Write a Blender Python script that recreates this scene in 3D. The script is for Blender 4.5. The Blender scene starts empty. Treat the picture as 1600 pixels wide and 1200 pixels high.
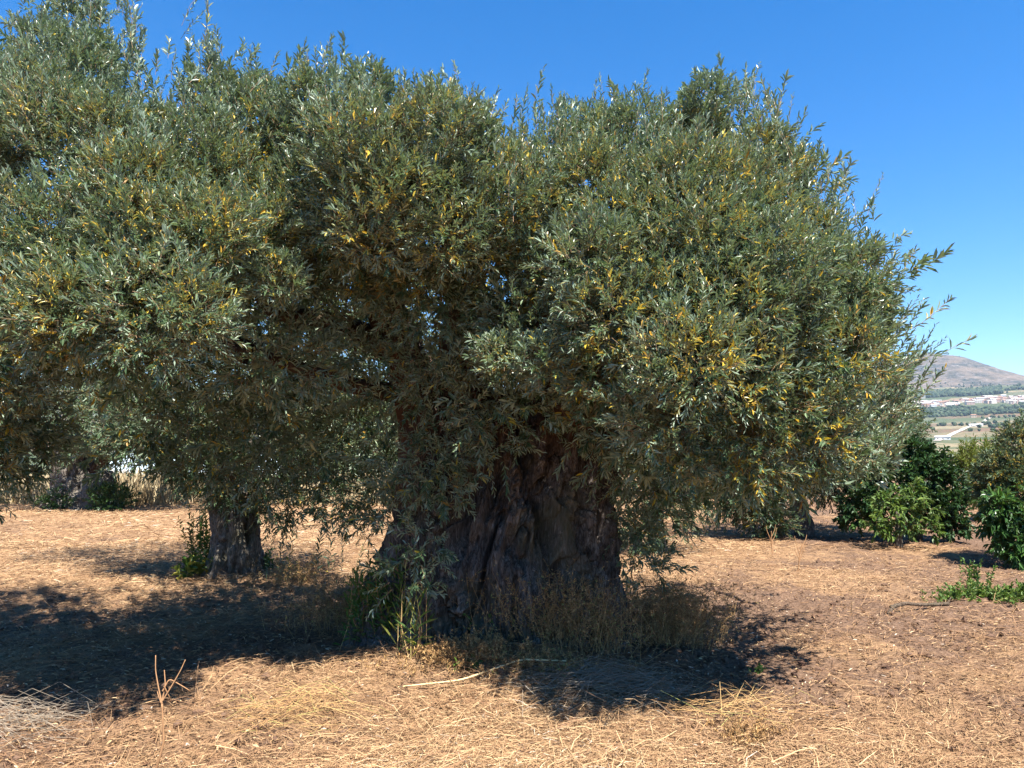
import bpy, math, random
import numpy as np
from mathutils import Vector

random.seed(7)
rng = np.random.default_rng(11)
scene = bpy.context.scene
COL = scene.collection
R = math.radians

# ------------------------------------------------------------------ camera
CAM_Z = 1.6
PITCH = R(4.95)
cam_d = bpy.data.cameras.new("camera")
cam_d.sensor_width = 36.0
cam_d.lens = 26.0
cam_d.clip_start = 0.05
cam_d.clip_end = 30000
cam = bpy.data.objects.new("camera", cam_d)
cam.location = (0, 0, CAM_Z)
cam.rotation_euler = (R(90) + PITCH, 0, 0)
COL.objects.link(cam)
scene.camera = cam
F = 26.0 / 36.0 * 1600

# ------------------------------------------------------------------ light
SUN_EL = R(63)
SUN_H = (0.45, -0.80)                       # horizontal direction towards the sun
_n = math.hypot(*SUN_H)
to_sun = Vector((SUN_H[0] / _n * math.cos(SUN_EL), SUN_H[1] / _n * math.cos(SUN_EL), math.sin(SUN_EL)))
world = bpy.data.worlds.new("World")
scene.world = world
world.use_nodes = True
wn = world.node_tree
wn.nodes.clear()
sky = wn.nodes.new("ShaderNodeTexSky")
sky.sky_type = 'NISHITA'
sky.sun_disc = False
sky.sun_elevation = SUN_EL
sky.sun_rotation = math.atan2(SUN_H[0], SUN_H[1])
sky.altitude = 300
sky.air_density = 1.0
sky.dust_density = 0.15
sky.ozone_density = 4.0
hs = wn.nodes.new("ShaderNodeHueSaturation")
hs.inputs['Saturation'].default_value = 1.40
hs.inputs['Hue'].default_value = .503
bg = wn.nodes.new("ShaderNodeBackground")
bg.inputs['Strength'].default_value = 0.072
wo = wn.nodes.new("ShaderNodeOutputWorld")
wn.links.new(sky.outputs[0], hs.inputs['Color'])
wn.links.new(hs.outputs[0], bg.inputs[0])
wn.links.new(bg.outputs[0], wo.inputs[0])
sun_d = bpy.data.lights.new("sun", 'SUN')
sun_d.energy = 5.0
sun_d.angle = R(0.53)
sun_d.color = (1.0, 0.95, 0.87)
sun = bpy.data.objects.new("sun", sun_d)
sun.rotation_euler = to_sun.to_track_quat('Z', 'Y').to_euler()
sun.location = (4, -6, 20)
COL.objects.link(sun)
scene.view_settings.view_transform = 'Standard'
scene.view_settings.look = 'None'
scene.view_settings.exposure = 1.75
scene.view_settings.gamma = 1.0
scene.cycles.max_bounces = 6
scene.cycles.diffuse_bounces = 2
scene.cycles.transmission_bounces = 3
scene.cycles.transparent_max_bounces = 4
scene.cycles.caustics_reflective = False
scene.cycles.caustics_refractive = False

# ------------------------------------------------------------------ helpers
cp, sp = math.cos(PITCH), math.sin(PITCH)


def at(px, py, Y):
    """the point seen at photo pixel (px,py) that lies Y metres ahead of the camera"""
    px = np.asarray(px, float); py = np.asarray(py, float); Y = np.asarray(Y, float)
    r = (px - 800) / F; u = (600 - py) / F
    fy = cp - u * sp; fz = sp + u * cp
    return np.stack([r / fy * Y, Y + 0 * r, CAM_Z + fz / fy * Y], -1)


def _hash(ix, iy, iz, seed):
    h = (ix.astype(np.int64) * 374761393 + iy.astype(np.int64) * 668265263 + iz.astype(np.int64) * 2147483647 + seed * 974711) & 0xffffffff
    h = ((h ^ (h >> 13)) * 1274126177) & 0xffffffff
    h = ((h ^ (h >> 16)) * 2246822519) & 0xffffffff
    return ((h ^ (h >> 15)) & 0xffff) / 65535.0


def noise(p, seed=0):
    """value noise in -1..1 at points p (n,3)"""
    p = np.asarray(p, float)
    i = np.floor(p).astype(np.int64); f = p - i
    f = f * f * f * (f * (f * 6 - 15) + 10)
    x, y, z = i[..., 0], i[..., 1], i[..., 2]
    fx, fy, fz = f[..., 0], f[..., 1], f[..., 2]
    def L(a, b, t): return a + (b - a) * t
    c = [[[_hash(x + a, y + b, z + d, seed) for d in (0, 1)] for b in (0, 1)] for a in (0, 1)]
    v = L(L(L(c[0][0][0], c[1][0][0], fx), L(c[0][1][0], c[1][1][0], fx), fy),
          L(L(c[0][0][1], c[1][0][1], fx), L(c[0][1][1], c[1][1][1], fx), fy), fz)
    return v * 2 - 1


def fbm(p, o=4, seed=0, gain=.5):
    s = 0; a = 1; t = 0
    p = np.asarray(p, float)
    for k in range(o):
        s = s + a * noise(p * (2.03 ** k), seed + k * 17); t += a; a *= gain
    return s / t


def xy0(x, y, s=1.0):
    return np.stack([np.asarray(x, float) * s, np.asarray(y, float) * s, np.zeros_like(np.asarray(x, float))], -1)


def norm(v):
    return v / np.maximum(np.linalg.norm(v, axis=-1, keepdims=True), 1e-9)


def sstep(a, b, x):
    t = np.clip((x - a) / (b - a), 0, 1)
    return t * t * (3 - 2 * t)


def mesh_from(name, verts, loops, sizes, mat, parent=None, tint=None, smooth=False, mats=None, midx=None):
    verts = np.asarray(verts, np.float32); loops = np.asarray(loops, np.int32); sizes = np.asarray(sizes, np.int32)
    me = bpy.data.meshes.new(name)
    me.vertices.add(len(verts)); me.vertices.foreach_set('co', verts.ravel())
    me.loops.add(len(loops)); me.loops.foreach_set('vertex_index', loops)
    me.polygons.add(len(sizes))
    st = np.zeros(len(sizes), np.int32); st[1:] = np.cumsum(sizes)[:-1]
    me.polygons.foreach_set('loop_start', st)
    me.polygons.foreach_set('loop_total', sizes)
    if mats:
        for m in mats: me.materials.append(m)
        me.polygons.foreach_set('material_index', np.asarray(midx, np.int32))
    else:
        me.materials.append(mat)
    me.polygons.foreach_set('use_smooth', np.full(len(sizes), smooth, bool))
    if tint is not None:
        a = me.attributes.new('tint', 'FLOAT', 'FACE')
        a.data.foreach_set('value', np.asarray(tint, np.float32))
    me.update(calc_edges=True)
    me.validate()
    o = bpy.data.objects.new(name, me)
    COL.objects.link(o)
    if parent is not None: o.parent = parent
    return o


class Acc:
    """collects quads / tris of several pieces into ONE mesh"""
    def __init__(s): s.v = []; s.l = []; s.s = []; s.t = []; s.n = 0
    def add(s, v, l, z, t=None):
        v = np.asarray(v).reshape(-1, 3)
        s.v.append(v); s.l.append(np.asarray(l).ravel() + s.n); s.s.append(np.asarray(z).ravel())
        s.t.append(np.zeros(len(s.s[-1])) if t is None else np.asarray(t).ravel()); s.n += len(v)
    def build(s, name, mat, parent=None, smooth=False):
        return mesh_from(name, np.concatenate(s.v), np.concatenate(s.l), np.concatenate(s.s), mat, parent, np.concatenate(s.t), smooth)


def tag(o, label=None, cat=None, group=None, kind=None):
    if label: o['label'] = label
    if cat: o['category'] = cat
    if group: o['group'] = group
    if kind: o['kind'] = kind
    return o


def thing(name, loc, label, cat, group=None):
    o = bpy.data.objects.new(name, None)
    o.empty_display_size = .2
    o.location = [float(c) for c in loc]
    COL.objects.link(o)
    tag(o, label, cat, group)
    return o


def local(o, root):
    """mesh built in world coordinates put under its thing without moving"""
    o.parent = root
    o.matrix_parent_inverse = __import__('mathutils').Matrix.Translation(-Vector(root.location))
    return o


# ------------------------------------------------------------------ materials
def new_mat(name):
    m = bpy.data.materials.new(name); m.use_nodes = True
    nt = m.node_tree; nt.nodes.clear()
    out = nt.nodes.new('ShaderNodeOutputMaterial')
    return m, nt, out


def ramp(nt, stops, interp='LINEAR'):
    r = nt.nodes.new('ShaderNodeValToRGB'); r.color_ramp.interpolation = interp
    e = r.color_ramp.elements
    while len(e) < len(stops): e.new(.5)
    for k, (p, c) in enumerate(stops):
        e[k].position = p; e[k].color = (*c, 1)
    return r


def nz(nt, scale, detail=4, rough=.55, vec=None, dist=0.0):
    n = nt.nodes.new('ShaderNodeTexNoise'); n.inputs['Scale'].default_value = scale
    n.inputs['Detail'].default_value = detail; n.inputs['Roughness'].default_value = rough
    n.inputs['Distortion'].default_value = dist
    if vec is not None: nt.links.new(vec, n.inputs['Vector'])
    return n


def mixc(nt, fac, a, b, mode='MIX'):
    m = nt.nodes.new('ShaderNodeMix'); m.data_type = 'RGBA'; m.blend_type = mode
    for s, v in ((m.inputs[0], fac), (m.inputs[6], a), (m.inputs[7], b)):
        if isinstance(v, (int, float)): s.default_value = v
        elif isinstance(v, tuple): s.default_value = (*v, 1)
        else: nt.links.new(v, s)
    return m.outputs[2]


def leaf_mat(name, stops, under, under_fac=.7, trans=.18, rough=.42, spec=.5):
    m, nt, out = new_mat(name)
    a = nt.nodes.new('ShaderNodeAttribute'); a.attribute_name = 'tint'
    r = ramp(nt, stops); nt.links.new(a.outputs['Fac'], r.inputs[0])
    g = nt.nodes.new('ShaderNodeNewGeometry')
    f = nt.nodes.new('ShaderNodeMath'); f.operation = 'MULTIPLY'; f.inputs[1].default_value = under_fac
    nt.links.new(g.outputs['Backfacing'], f.inputs[0])
    c = mixc(nt, f.outputs[0], r.outputs[0], under)
    p = nt.nodes.new('ShaderNodeBsdfPrincipled')
    p.inputs['Roughness'].default_value = rough
    p.inputs['Specular IOR Level'].default_value = spec
    nt.links.new(c, p.inputs['Base Color'])
    if trans > 0:
        t = nt.nodes.new('ShaderNodeBsdfTranslucent')
        tc = mixc(nt, 1.0, c, (1.0, 1.0, .45), 'MULTIPLY')
        nt.links.new(tc, t.inputs[0])
        ms = nt.nodes.new('ShaderNodeMixShader'); ms.inputs[0].default_value = trans
        nt.links.new(p.outputs[0], ms.inputs[1]); nt.links.new(t.outputs[0], ms.inputs[2])
        nt.links.new(ms.outputs[0], out.inputs[0])
    else:
        nt.links.new(p.outputs[0], out.inputs[0])
    return m


def tint_mat(name, stops, rough=.8, spec=.25):
    return leaf_mat(name, stops, (0, 0, 0), 0.0, 0.0, rough, spec)


def bark_mat(name, dark, mid, light, red=None, zred=(1.2, 1.9), scale=9.0):
    m, nt, out = new_mat(name)
    tc = nt.nodes.new('ShaderNodeTexCoord')
    mp = nt.nodes.new('ShaderNodeMapping'); mp.inputs['Scale'].default_value = (1, 1, .28)
    nt.links.new(tc.outputs['Object'], mp.inputs[0])
    n1 = nz(nt, scale, 6, .65, mp.outputs[0], .6)
    n2 = nz(nt, scale * 5, 4, .6, mp.outputs[0], .3)
    n3 = nz(nt, 2.2, 3, .5, tc.outputs['Object'])
    r = ramp(nt, [(.32, dark), (.52, mid), (.72, light)])
    ad = nt.nodes.new('ShaderNodeMath'); ad.operation = 'MULTIPLY_ADD'; ad.inputs[1].default_value = .45
    nt.links.new(n2.outputs[0], ad.inputs[0])
    sc = nt.nodes.new('ShaderNodeMath'); sc.operation = 'MULTIPLY'; sc.inputs[1].default_value = .55
    nt.links.new(n1.outputs[0], sc.inputs[0]); nt.links.new(sc.outputs[0], ad.inputs[2])
    nt.links.new(ad.outputs[0], r.inputs[0])
    c = r.outputs[0]
    mp2 = nt.nodes.new('ShaderNodeMapping'); mp2.inputs['Scale'].default_value = (1, 1, .16)
    nt.links.new(tc.outputs['Object'], mp2.inputs[0])
    n5 = nz(nt, scale * 2.4, 5, .6, mp2.outputs[0], 1.4)
    r5 = ramp(nt, [(.44, (1, 1, 1)), (.495, (.22, .20, .18)), (.55, (1, 1, 1))]); nt.links.new(n5.outputs[0], r5.inputs[0])
    c = mixc(nt, .85, c, r5.outputs[0], 'MULTIPLY')
    r3 = ramp(nt, [(.5, (0, 0, 0)), (.72, (.6, .6, .6))]); nt.links.new(n3.outputs[0], r3.inputs[0])
    c = mixc(nt, r3.outputs[0], c, (.085, .085, .045))         # lichen and moss
    if red:
        sx = nt.nodes.new('ShaderNodeSeparateXYZ'); nt.links.new(tc.outputs['Object'], sx.inputs[0])
        mr = nt.nodes.new('ShaderNodeMapRange'); mr.inputs[1].default_value = zred[0]; mr.inputs[2].default_value = zred[1]
        nt.links.new(sx.outputs[2], mr.inputs[0])
        mu = nt.nodes.new('ShaderNodeMath'); mu.operation = 'MULTIPLY'; nt.links.new(mr.outputs[0], mu.inputs[0])
        n4 = nz(nt, 4, 3, .5, mp.outputs[0]); r4 = ramp(nt, [(.35, (0, 0, 0)), (.6, (.8, .8, .8))])
        nt.links.new(n4.outputs[0], r4.inputs[0]); nt.links.new(r4.outputs[0], mu.inputs[1])
        c = mixc(nt, mu.outputs[0], c, red)
    p = nt.nodes.new('ShaderNodeBsdfPrincipled'); p.inputs['Roughness'].default_value = .9
    p.inputs['Specular IOR Level'].default_value = .2
    nt.links.new(c, p.inputs['Base Color'])
    b = nt.nodes.new('ShaderNodeBump'); b.inputs['Strength'].default_value = 1.0; b.inputs['Distance'].default_value = .05
    nt.links.new(ad.outputs[0], b.inputs['Height']); nt.links.new(b.outputs[0], p.inputs['Normal'])
    nt.links.new(p.outputs[0], out.inputs[0])
    return m


def plain_mat(name, col, rough=.8, var=.25, scale=6.0):
    m, nt, out = new_mat(name)
    tc = nt.nodes.new('ShaderNodeTexCoord')
    n = nz(nt, scale, 4, .6, tc.outputs['Object'])
    r = ramp(nt, [(.3, tuple(c * (1 - var) for c in col)), (.7, tuple(min(1, c * (1 + var)) for c in col))])
    nt.links.new(n.outputs[0], r.inputs[0])
    p = nt.nodes.new('ShaderNodeBsdfPrincipled'); p.inputs['Roughness'].default_value = rough
    p.inputs['Specular IOR Level'].default_value = .25
    nt.links.new(r.outputs[0], p.inputs['Base Color']); nt.links.new(p.outputs[0], out.inputs[0])
    return m


M = {}
M['olive'] = leaf_mat('olive_leaf', [(0, (.030, .072, .034)), (.45, (.108, .168, .078)), (.86, (.24, .30, .18)),
                                      (.885, (.50, .42, .07)), (.95, (.56, .39, .04)), (1, (.36, .19, .04))],
                      (.25, .32, .235), .7, .18, .38, .6)
M['olive_far'] = leaf_mat('olive_leaf_distant', [(0, (.032, .066, .03)), (.5, (.078, .128, .06)), (.88, (.15, .195, .11)),
                                      (.92, (.34, .26, .04)), (1, (.30, .18, .03))], (.15, .19, .12), .6, .16, .5, .4)
M['dark_leaf'] = leaf_mat('dark_glossy_leaf', [(0, (.018, .050, .018)), (.6, (.035, .085, .025)), (1, (.09, .16, .035))],
                          (.06, .10, .04), .6, .15, .42, .4)
M['bright_leaf'] = leaf_mat('bright_green_leaf', [(0, (.055, .11, .02)), (.6, (.11, .18, .035)), (1, (.21, .27, .06))],
                            (.12, .18, .06), .6, .25, .5, .3)
M['weed_leaf'] = leaf_mat('weed_leaf', [(0, (.035, .085, .02)), (.6, (.08, .16, .03)), (.85, (.20, .26, .04)), (1, (.42, .33, .05))],
                          (.10, .16, .05), .5, .22, .5, .3)
M['yellow_green'] = leaf_mat('yellow_green_leaf', [(0, (.09, .13, .025)), (.6, (.17, .21, .04)), (1, (.30, .30, .07))],
                             (.18, .21, .07), .5, .2, .5, .3)
M['straw'] = tint_mat('straw', [(0, (.07, .038, .023)), (.3, (.18, .097, .05)), (.6, (.33, .20, .10)), (.9, (.54, .385, .21)), (1, (.55, .48, .39))])
M['dry_weed'] = tint_mat('dry_weed', [(0, (.14, .075, .035)), (.5, (.33, .19, .075)), (.85, (.50, .33, .14)), (1, (.26, .27, .08))])
M['dry_grass'] = tint_mat('tall_dry_grass', [(0, (.30, .20, .10)), (.5, (.44, .34, .19)), (1, (.56, .47, .30))])
M['bark'] = bark_mat('old_olive_bark', (.04, .033, .028), (.135, .112, .097), (.42, .375, .33), (.125, .056, .030), (1.35, 1.8))
M['bark_small'] = bark_mat('grey_olive_bark', (.07, .06, .05), (.19, .165, .14), (.40, .36, .32), None, scale=14)
M['limb'] = bark_mat('reddish_limb_bark', (.045, .030, .022), (.11, .066, .046), (.22, .16, .125), None, scale=12)
M['twig'] = plain_mat('twig_wood', (.20, .125, .07), .8, .4, 9)
M['twig_grey'] = plain_mat('dry_grey_twig', (.21, .17, .125), .85, .3, 9)
M['stick'] = bark_mat('weathered_stick', (.07, .05, .036), (.16, .115, .08), (.30, .23, .17), None, scale=25)


def ground_mat():
    m, nt, out = new_mat('dry_field')
    tc = nt.nodes.new('ShaderNodeTexCoord'); O = tc.outputs['Object']
    n1 = nz(nt, .55, 4, .6, O, .4)
    n2 = nz(nt, 3.3, 5, .65, O)
    n3 = nz(nt, 38, 4, .7, O)
    mp = nt.nodes.new('ShaderNodeMapping'); mp.inputs['Scale'].default_value = (1, 2.6, 1); mp.inputs['Rotation'].default_value = (0, 0, .5)
    nt.links.new(O, mp.inputs[0])
    n4 = nz(nt, 75, 3, .7, mp.outputs[0], 1.2)
    soil = ramp(nt, [(.3, (.064, .038, .025)), (.55, (.155, .096, .062)), (.75, (.26, .175, .12))]); nt.links.new(n3.outputs[0], soil.inputs[0])
    st = ramp(nt, [(.33, (.125, .069, .039)), (.5, (.25, .148, .08)), (.68, (.41, .28, .155))]); nt.links.new(n4.outputs[0], st.inputs[0])
    a = nt.nodes.new('ShaderNodeMath'); a.operation = 'MULTIPLY_ADD'; a.inputs[1].default_value = .5
    nt.links.new(n2.outputs[0], a.inputs[0])
    h = nt.nodes.new('ShaderNodeMath'); h.operation = 'MULTIPLY'; h.inputs[1].default_value = .5
    nt.links.new(n1.outputs[0], h.inputs[0]); nt.links.new(h.outputs[0], a.inputs[2])
    at_ = nt.nodes.new('ShaderNodeAttribute'); at_.attribute_name = 'tint'
    b = nt.nodes.new('ShaderNodeMath'); b.operation = 'ADD'; nt.links.new(a.outputs[0], b.inputs[0]); nt.links.new(at_.outputs['Fac'], b.inputs[1])
    r = ramp(nt, [(.45, (0, 0, 0)), (.58, (1, 1, 1))]); nt.links.new(b.outputs[0], r.inputs[0])
    c = mixc(nt, r.outputs[0], soil.outputs[0], st.outputs[0])
    p = nt.nodes.new('ShaderNodeBsdfPrincipled'); p.inputs['Roughness'].default_value = .95; p.inputs['Specular IOR Level'].default_value = .1
    nt.links.new(c, p.inputs['Base Color'])
    bp = nt.nodes.new('ShaderNodeBump'); bp.inputs['Strength'].default_value = .9; bp.inputs['Distance'].default_value = .03
    nt.links.new(n3.outputs[0], bp.inputs['Height']); nt.links.new(bp.outputs[0], p.inputs['Normal'])
    nt.links.new(p.outputs[0], out.inputs[0])
    return m


def valley_mat():
    m, nt, out = new_mat('valley_fields')
    tc = nt.nodes.new('ShaderNodeTexCoord'); O = tc.outputs['Object']
    mp = nt.nodes.new('ShaderNodeMapping'); mp.inputs['Rotation'].default_value = (0, 0, -.55); mp.inputs['Scale'].default_value = (.0042, .0085, 0)
    nt.links.new(O, mp.inputs[0])
    nd = nz(nt, .004, 3, .5, O)
    add = nt.nodes.new('ShaderNodeVectorMath'); add.operation = 'MULTIPLY_ADD'; add.inputs[1].default_value = (.5, .5, 0)
    nt.links.new(nd.outputs[1], add.inputs[0]); nt.links.new(mp.outputs[0], add.inputs[2])
    v = nt.nodes.new('ShaderNodeTexVoronoi'); v.feature = 'F1'; v.inputs['Scale'].default_value = 1.0
    nt.links.new(add.outputs[0], v.inputs['Vector'])
    sx = nt.nodes.new('ShaderNodeSeparateColor'); nt.links.new(v.outputs['Color'], sx.inputs[0])
    r = ramp(nt, [(0, (.055, .07, .034)), (.22, (.10, .098, .055)), (.42, (.17, .13, .078)), (.6, (.07, .082, .04)), (.75, (.21, .165, .10)), (.88, (.14, .085, .055))], 'CONSTANT')
    nt.links.new(sx.outputs[0], r.inputs[0])
    n2 = nz(nt, .045, 4, .7, O); r2 = ramp(nt, [(.48, (0, 0, 0)), (.57, (.85, .85, .85))]); nt.links.new(n2.outputs[0], r2.inputs[0])
    c = mixc(nt, r2.outputs[0], r.outputs[0], (.055, .075, .035))
    p = nt.nodes.new('ShaderNodeBsdfPrincipled'); p.inputs['Roughness'].default_value = .95; p.inputs['Specular IOR Level'].default_value = .1
    nt.links.new(c, p.inputs['Base Color']); nt.links.new(p.outputs[0], out.inputs[0])
    return m


def rock_mat():
    m, nt, out = new_mat('scrubby_limestone')
    tc = nt.nodes.new('ShaderNodeTexCoord'); O = tc.outputs['Object']
    n1 = nz(nt, .035, 5, .7, O); n2 = nz(nt, .007, 4, .6, O)
    r1 = ramp(nt, [(.43, (.026, .033, .023)), (.55, (.072, .063, .052)), (.68, (.20, .18, .16))]); nt.links.new(n1.outputs[0], r1.inputs[0])
    r2 = ramp(nt, [(.4, (0, 0, 0)), (.65, (.6, .6, .6))]); nt.links.new(n2.outputs[0], r2.inputs[0])
    c = mixc(nt, r2.outputs[0], r1.outputs[0], (.21, .15, .105))
    p = nt.nodes.new('ShaderNodeBsdfPrincipled'); p.inputs['Roughness'].default_value = .95; p.inputs['Specular IOR Level'].default_value = .1
    nt.links.new(c, p.inputs['Base Color'])
    bp = nt.nodes.new('ShaderNodeBump'); bp.inputs['Strength'].default_value = 1; bp.inputs['Distance'].default_value = 14
    nt.links.new(n1.outputs[0], bp.inputs['Height']); nt.links.new(bp.outputs[0], p.inputs['Normal'])
    nt.links.new(p.outputs[0], out.inputs[0])
    return m


M['ground'] = ground_mat(); M['valley'] = valley_mat(); M['rock'] = rock_mat()

# ------------------------------------------------------------------ terrain
TX, TY = -0.02, 6.25                                  # old trunk centre


def gz(x, y):
    x = np.asarray(x, float); y = np.asarray(y, float)
    d = np.hypot(x, y)
    z = .07 * fbm(xy0(x, y, .35), 2, 3) * sstep(1, 5, d)
    near = 1 - sstep(14, 26, d)
    z = z + near * (.035 * fbm(xy0(x, y, 1.7), 3, 9))
    z = z + .20 * np.exp(-(((x - TX + .1) / 1.3) ** 2 + ((y - 5.5) / .75) ** 2))     # litter mound at the trunk foot
    return z


def straw_cover(x, y):
    """0 bare soil .. 1 thick straw"""
    n = fbm(xy0(x, y, .75), 3, 31)
    lit = np.exp(-(((x + .1) / 1.7) ** 2 + ((y - 3.9) / 1.5) ** 2)) * .55
    leftband = .45 * sstep(7.8, 9.5, y) * (1 - sstep(1, 4, x - .12 * y))
    rightfront = .30 * np.exp(-(((x - 2.2) / 1.3) ** 2 + ((y - 3.9) / .7) ** 2))
    bare = -.14 * np.exp(-(((x - 3.4) / 1.5) ** 2 + ((y - 6.6) / 2.0) ** 2))
    under = -.28 * np.exp(-(((x + 2.0) / 1.6) ** 2 + ((y - 5.9) / 1.3) ** 2)) - .3 * np.exp(-(((x - 1.6) / .9) ** 2 + ((y - 6) / 1.6) ** 2))
    return np.clip(.5 + .42 * n + lit + leftband + rightfront + bare + under, 0, 1)


def base_h(d):
    Y = d / 1.18
    ys = [0, 45, 90, 300, 800, 1300, 1800, 2200, 2500, 2900, 3300, 3700, 9000]
    zs = [0, -.3, -2, -6, 3, 30, 70, 112, 152, 215, 270, 300, 320]
    return np.interp(Y, ys, zs)


def terrain_h(x, y):
    x = np.asarray(x, float); y = np.asarray(y, float)
    d = np.hypot(x, y)
    z = base_h(d)
    far = sstep(600, 2500, d)
    z = z + far * 12 * fbm(xy0(x, y, .0016), 4, 77)
    rho = np.hypot((x - 2600), (y - 4640) * .75)
    z = z + 290 * np.exp(-(rho / 470) ** 1.9) * (1 + .10 * fbm(xy0(x, y, .004), 4, 5)) + 6 * fbm(xy0(x, y, .02), 3, 8) * sstep(250, 330, z)
    return z


def polar(r, ang, zf):
    rr, aa = np.meshgrid(r, ang, indexing='ij')
    x = rr * np.sin(aa); y = rr * np.cos(aa)
    z = zf(x.ravel(), y.ravel())
    v = np.stack([x.ravel(), y.ravel(), z], -1)
    na = len(ang); i = np.arange(len(r) - 1)[:, None] * na + np.arange(na)[None, :]
    j = np.arange(len(r) - 1)[:, None] * na + (np.arange(na)[None, :] + 1) % na
    q = np.stack([i, i + na, j + na, j], -1).reshape(-1, 4)
    return v, q


def angles(dense, a0, a1, coarse):
    d = np.linspace(a0, a1, dense)
    c = np.linspace(a1, a0 + 2 * math.pi, coarse + 2)[1:-1]
    return np.concatenate([d, c])


def build_ground():
    r = np.concatenate([[.02, .6, 1.3, 1.9], np.geomspace(2.3, 30, 560), np.geomspace(31, 60, 14)])
    a = angles(620, -R(46), R(46), 40)
    def zf(x, y):
        z = gz(x, y); d = np.hypot(x, y)
        m = 1 - sstep(8, 22, d)
        clod = np.maximum(0, fbm(xy0(x, y, 5.5), 3, 51) - .12)
        z = z + m * (.085 * clod * (1 - .6 * straw_cover(x, y)) + .012 * fbm(xy0(x, y, 17), 3, 61))
        return z * (1 - sstep(30, 44, d)) + base_h(d) * sstep(30, 44, d)
    v, q = polar(r, a, zf)
    cx = v[q].mean(1)
    t = (straw_cover(cx[:, 0], cx[:, 1]) - .5) * .42 - .03
    o = mesh_from('ground', v, q.ravel(), np.full(len(q), 4), M['ground'], tint=t, smooth=True)
    tag(o, kind='structure')


build_ground()
v, q = polar(np.geomspace(56, 8000, 330), angles(420, R(5), R(46), 90), lambda x, y: terrain_h(x, y) - .02)
cz = v[q].mean(1)
mi = (cz[:, 2] + 30 * fbm(xy0(cz[:, 0], cz[:, 1], .004), 3, 91) > 292).astype(int)
o = mesh_from('hills', v, q.ravel(), np.full(len(q), 4), None, smooth=True, mats=[M['valley'], M['rock']], midx=mi)
tag(o, kind='structure')


# ------------------------------------------------------------------ vegetation kit
def leaves(P, D, N, L, W, tint, fold=.18, acc=None):
    """lanceolate leaves folded on the midrib: base P, direction D, upper side N"""
    D = norm(D); N = norm(N - D * (N * D).sum(-1, keepdims=True)); S = np.cross(D, N)
    L = L[:, None]; W = W[:, None]
    up = N * W * fold * 2
    b = P; t = P + D * L - N * L * .06
    l1 = P + D * L * .28 + S * W * .42 + up; l2 = P + D * L * .66 + S * W * .40 + up
    r1 = P + D * L * .28 - S * W * .42 + up; r2 = P + D * L * .66 - S * W * .40 + up
    V = np.stack([b, l1, l2, t, r2, r1], 1)
    n = len(P); k = np.arange(n)[:, None] * 6
    q = np.concatenate([k + [0, 1, 2, 3], k + [0, 3, 4, 5]], 1)
    acc.add(V.reshape(-1, 3), q.reshape(-1), np.full(2 * n, 4), np.repeat(tint, 2))


def stems(P0, P1, w0, w1, acc, bend=0.0, tint=None, sides=3, down=None):
    """thin tapered stems with one bend, three-sided"""
    n = len(P0); d = P1 - P0; ln = np.linalg.norm(d, axis=-1, keepdims=True)
    dn = d / np.maximum(ln, 1e-9)
    a = norm(np.cross(dn, np.where(np.abs(dn[:, 2:3]) > .9, [[1., 0, 0]], [[0, 0, 1.]])))
    b = np.cross(dn, a)
    mid = (P0 + P1) / 2 + (a * rng.normal(0, 1, (n, 1)) + b * rng.normal(0, 1, (n, 1))) * ln * bend
    if down is not None: mid = mid + down
    V = []
    w0 = np.broadcast_to(np.asarray(w0, float), (n,)); w1 = np.broadcast_to(np.asarray(w1, float), (n,))
    for c, w in ((P0, w0), (mid, (w0 + w1) / 2), (P1, w1)):
        for k in range(3):
            an = k * 2.0944
            V.append(c + (a * math.cos(an) + b * math.sin(an)) * w[:, None] * .5)
    V = np.stack(V, 1); k = np.arange(n)[:, None] * 9
    q = []
    for s in (0, 3):
        for i in range(3):
            j = (i + 1) % 3
            q.append(k + [s + i, s + j, s + 3 + j, s + 3 + i])
    q = np.stack(q, 1).reshape(-1)
    t = rng.random(n) if tint is None else tint
    acc.add(V.reshape(-1, 3), q, np.full(n * 6, 4), np.repeat(t, 6))


def ribbons(P0, P1, w, acc, tint, arch):
    n = len(P0); d = norm(P1 - P0)
    s = norm(np.cross(d, rng.normal(0, 1, (n, 3)) * [.5, .5, .5] + [0, 0, 1])) * (w / 2)[:, None]
    m = (P0 + P1) / 2 + arch
    V = np.stack([P0 - s, P0 + s, m - s, m + s, P1 - s * .5, P1 + s * .5], 1); k = np.arange(n)[:, None] * 6
    q = np.concatenate([k + [0, 1, 3, 2], k + [2, 3, 5, 4]], 1)
    acc.add(V.reshape(-1, 3), q.reshape(-1), np.full(2 * n, 4), np.repeat(tint, 2))


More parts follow.
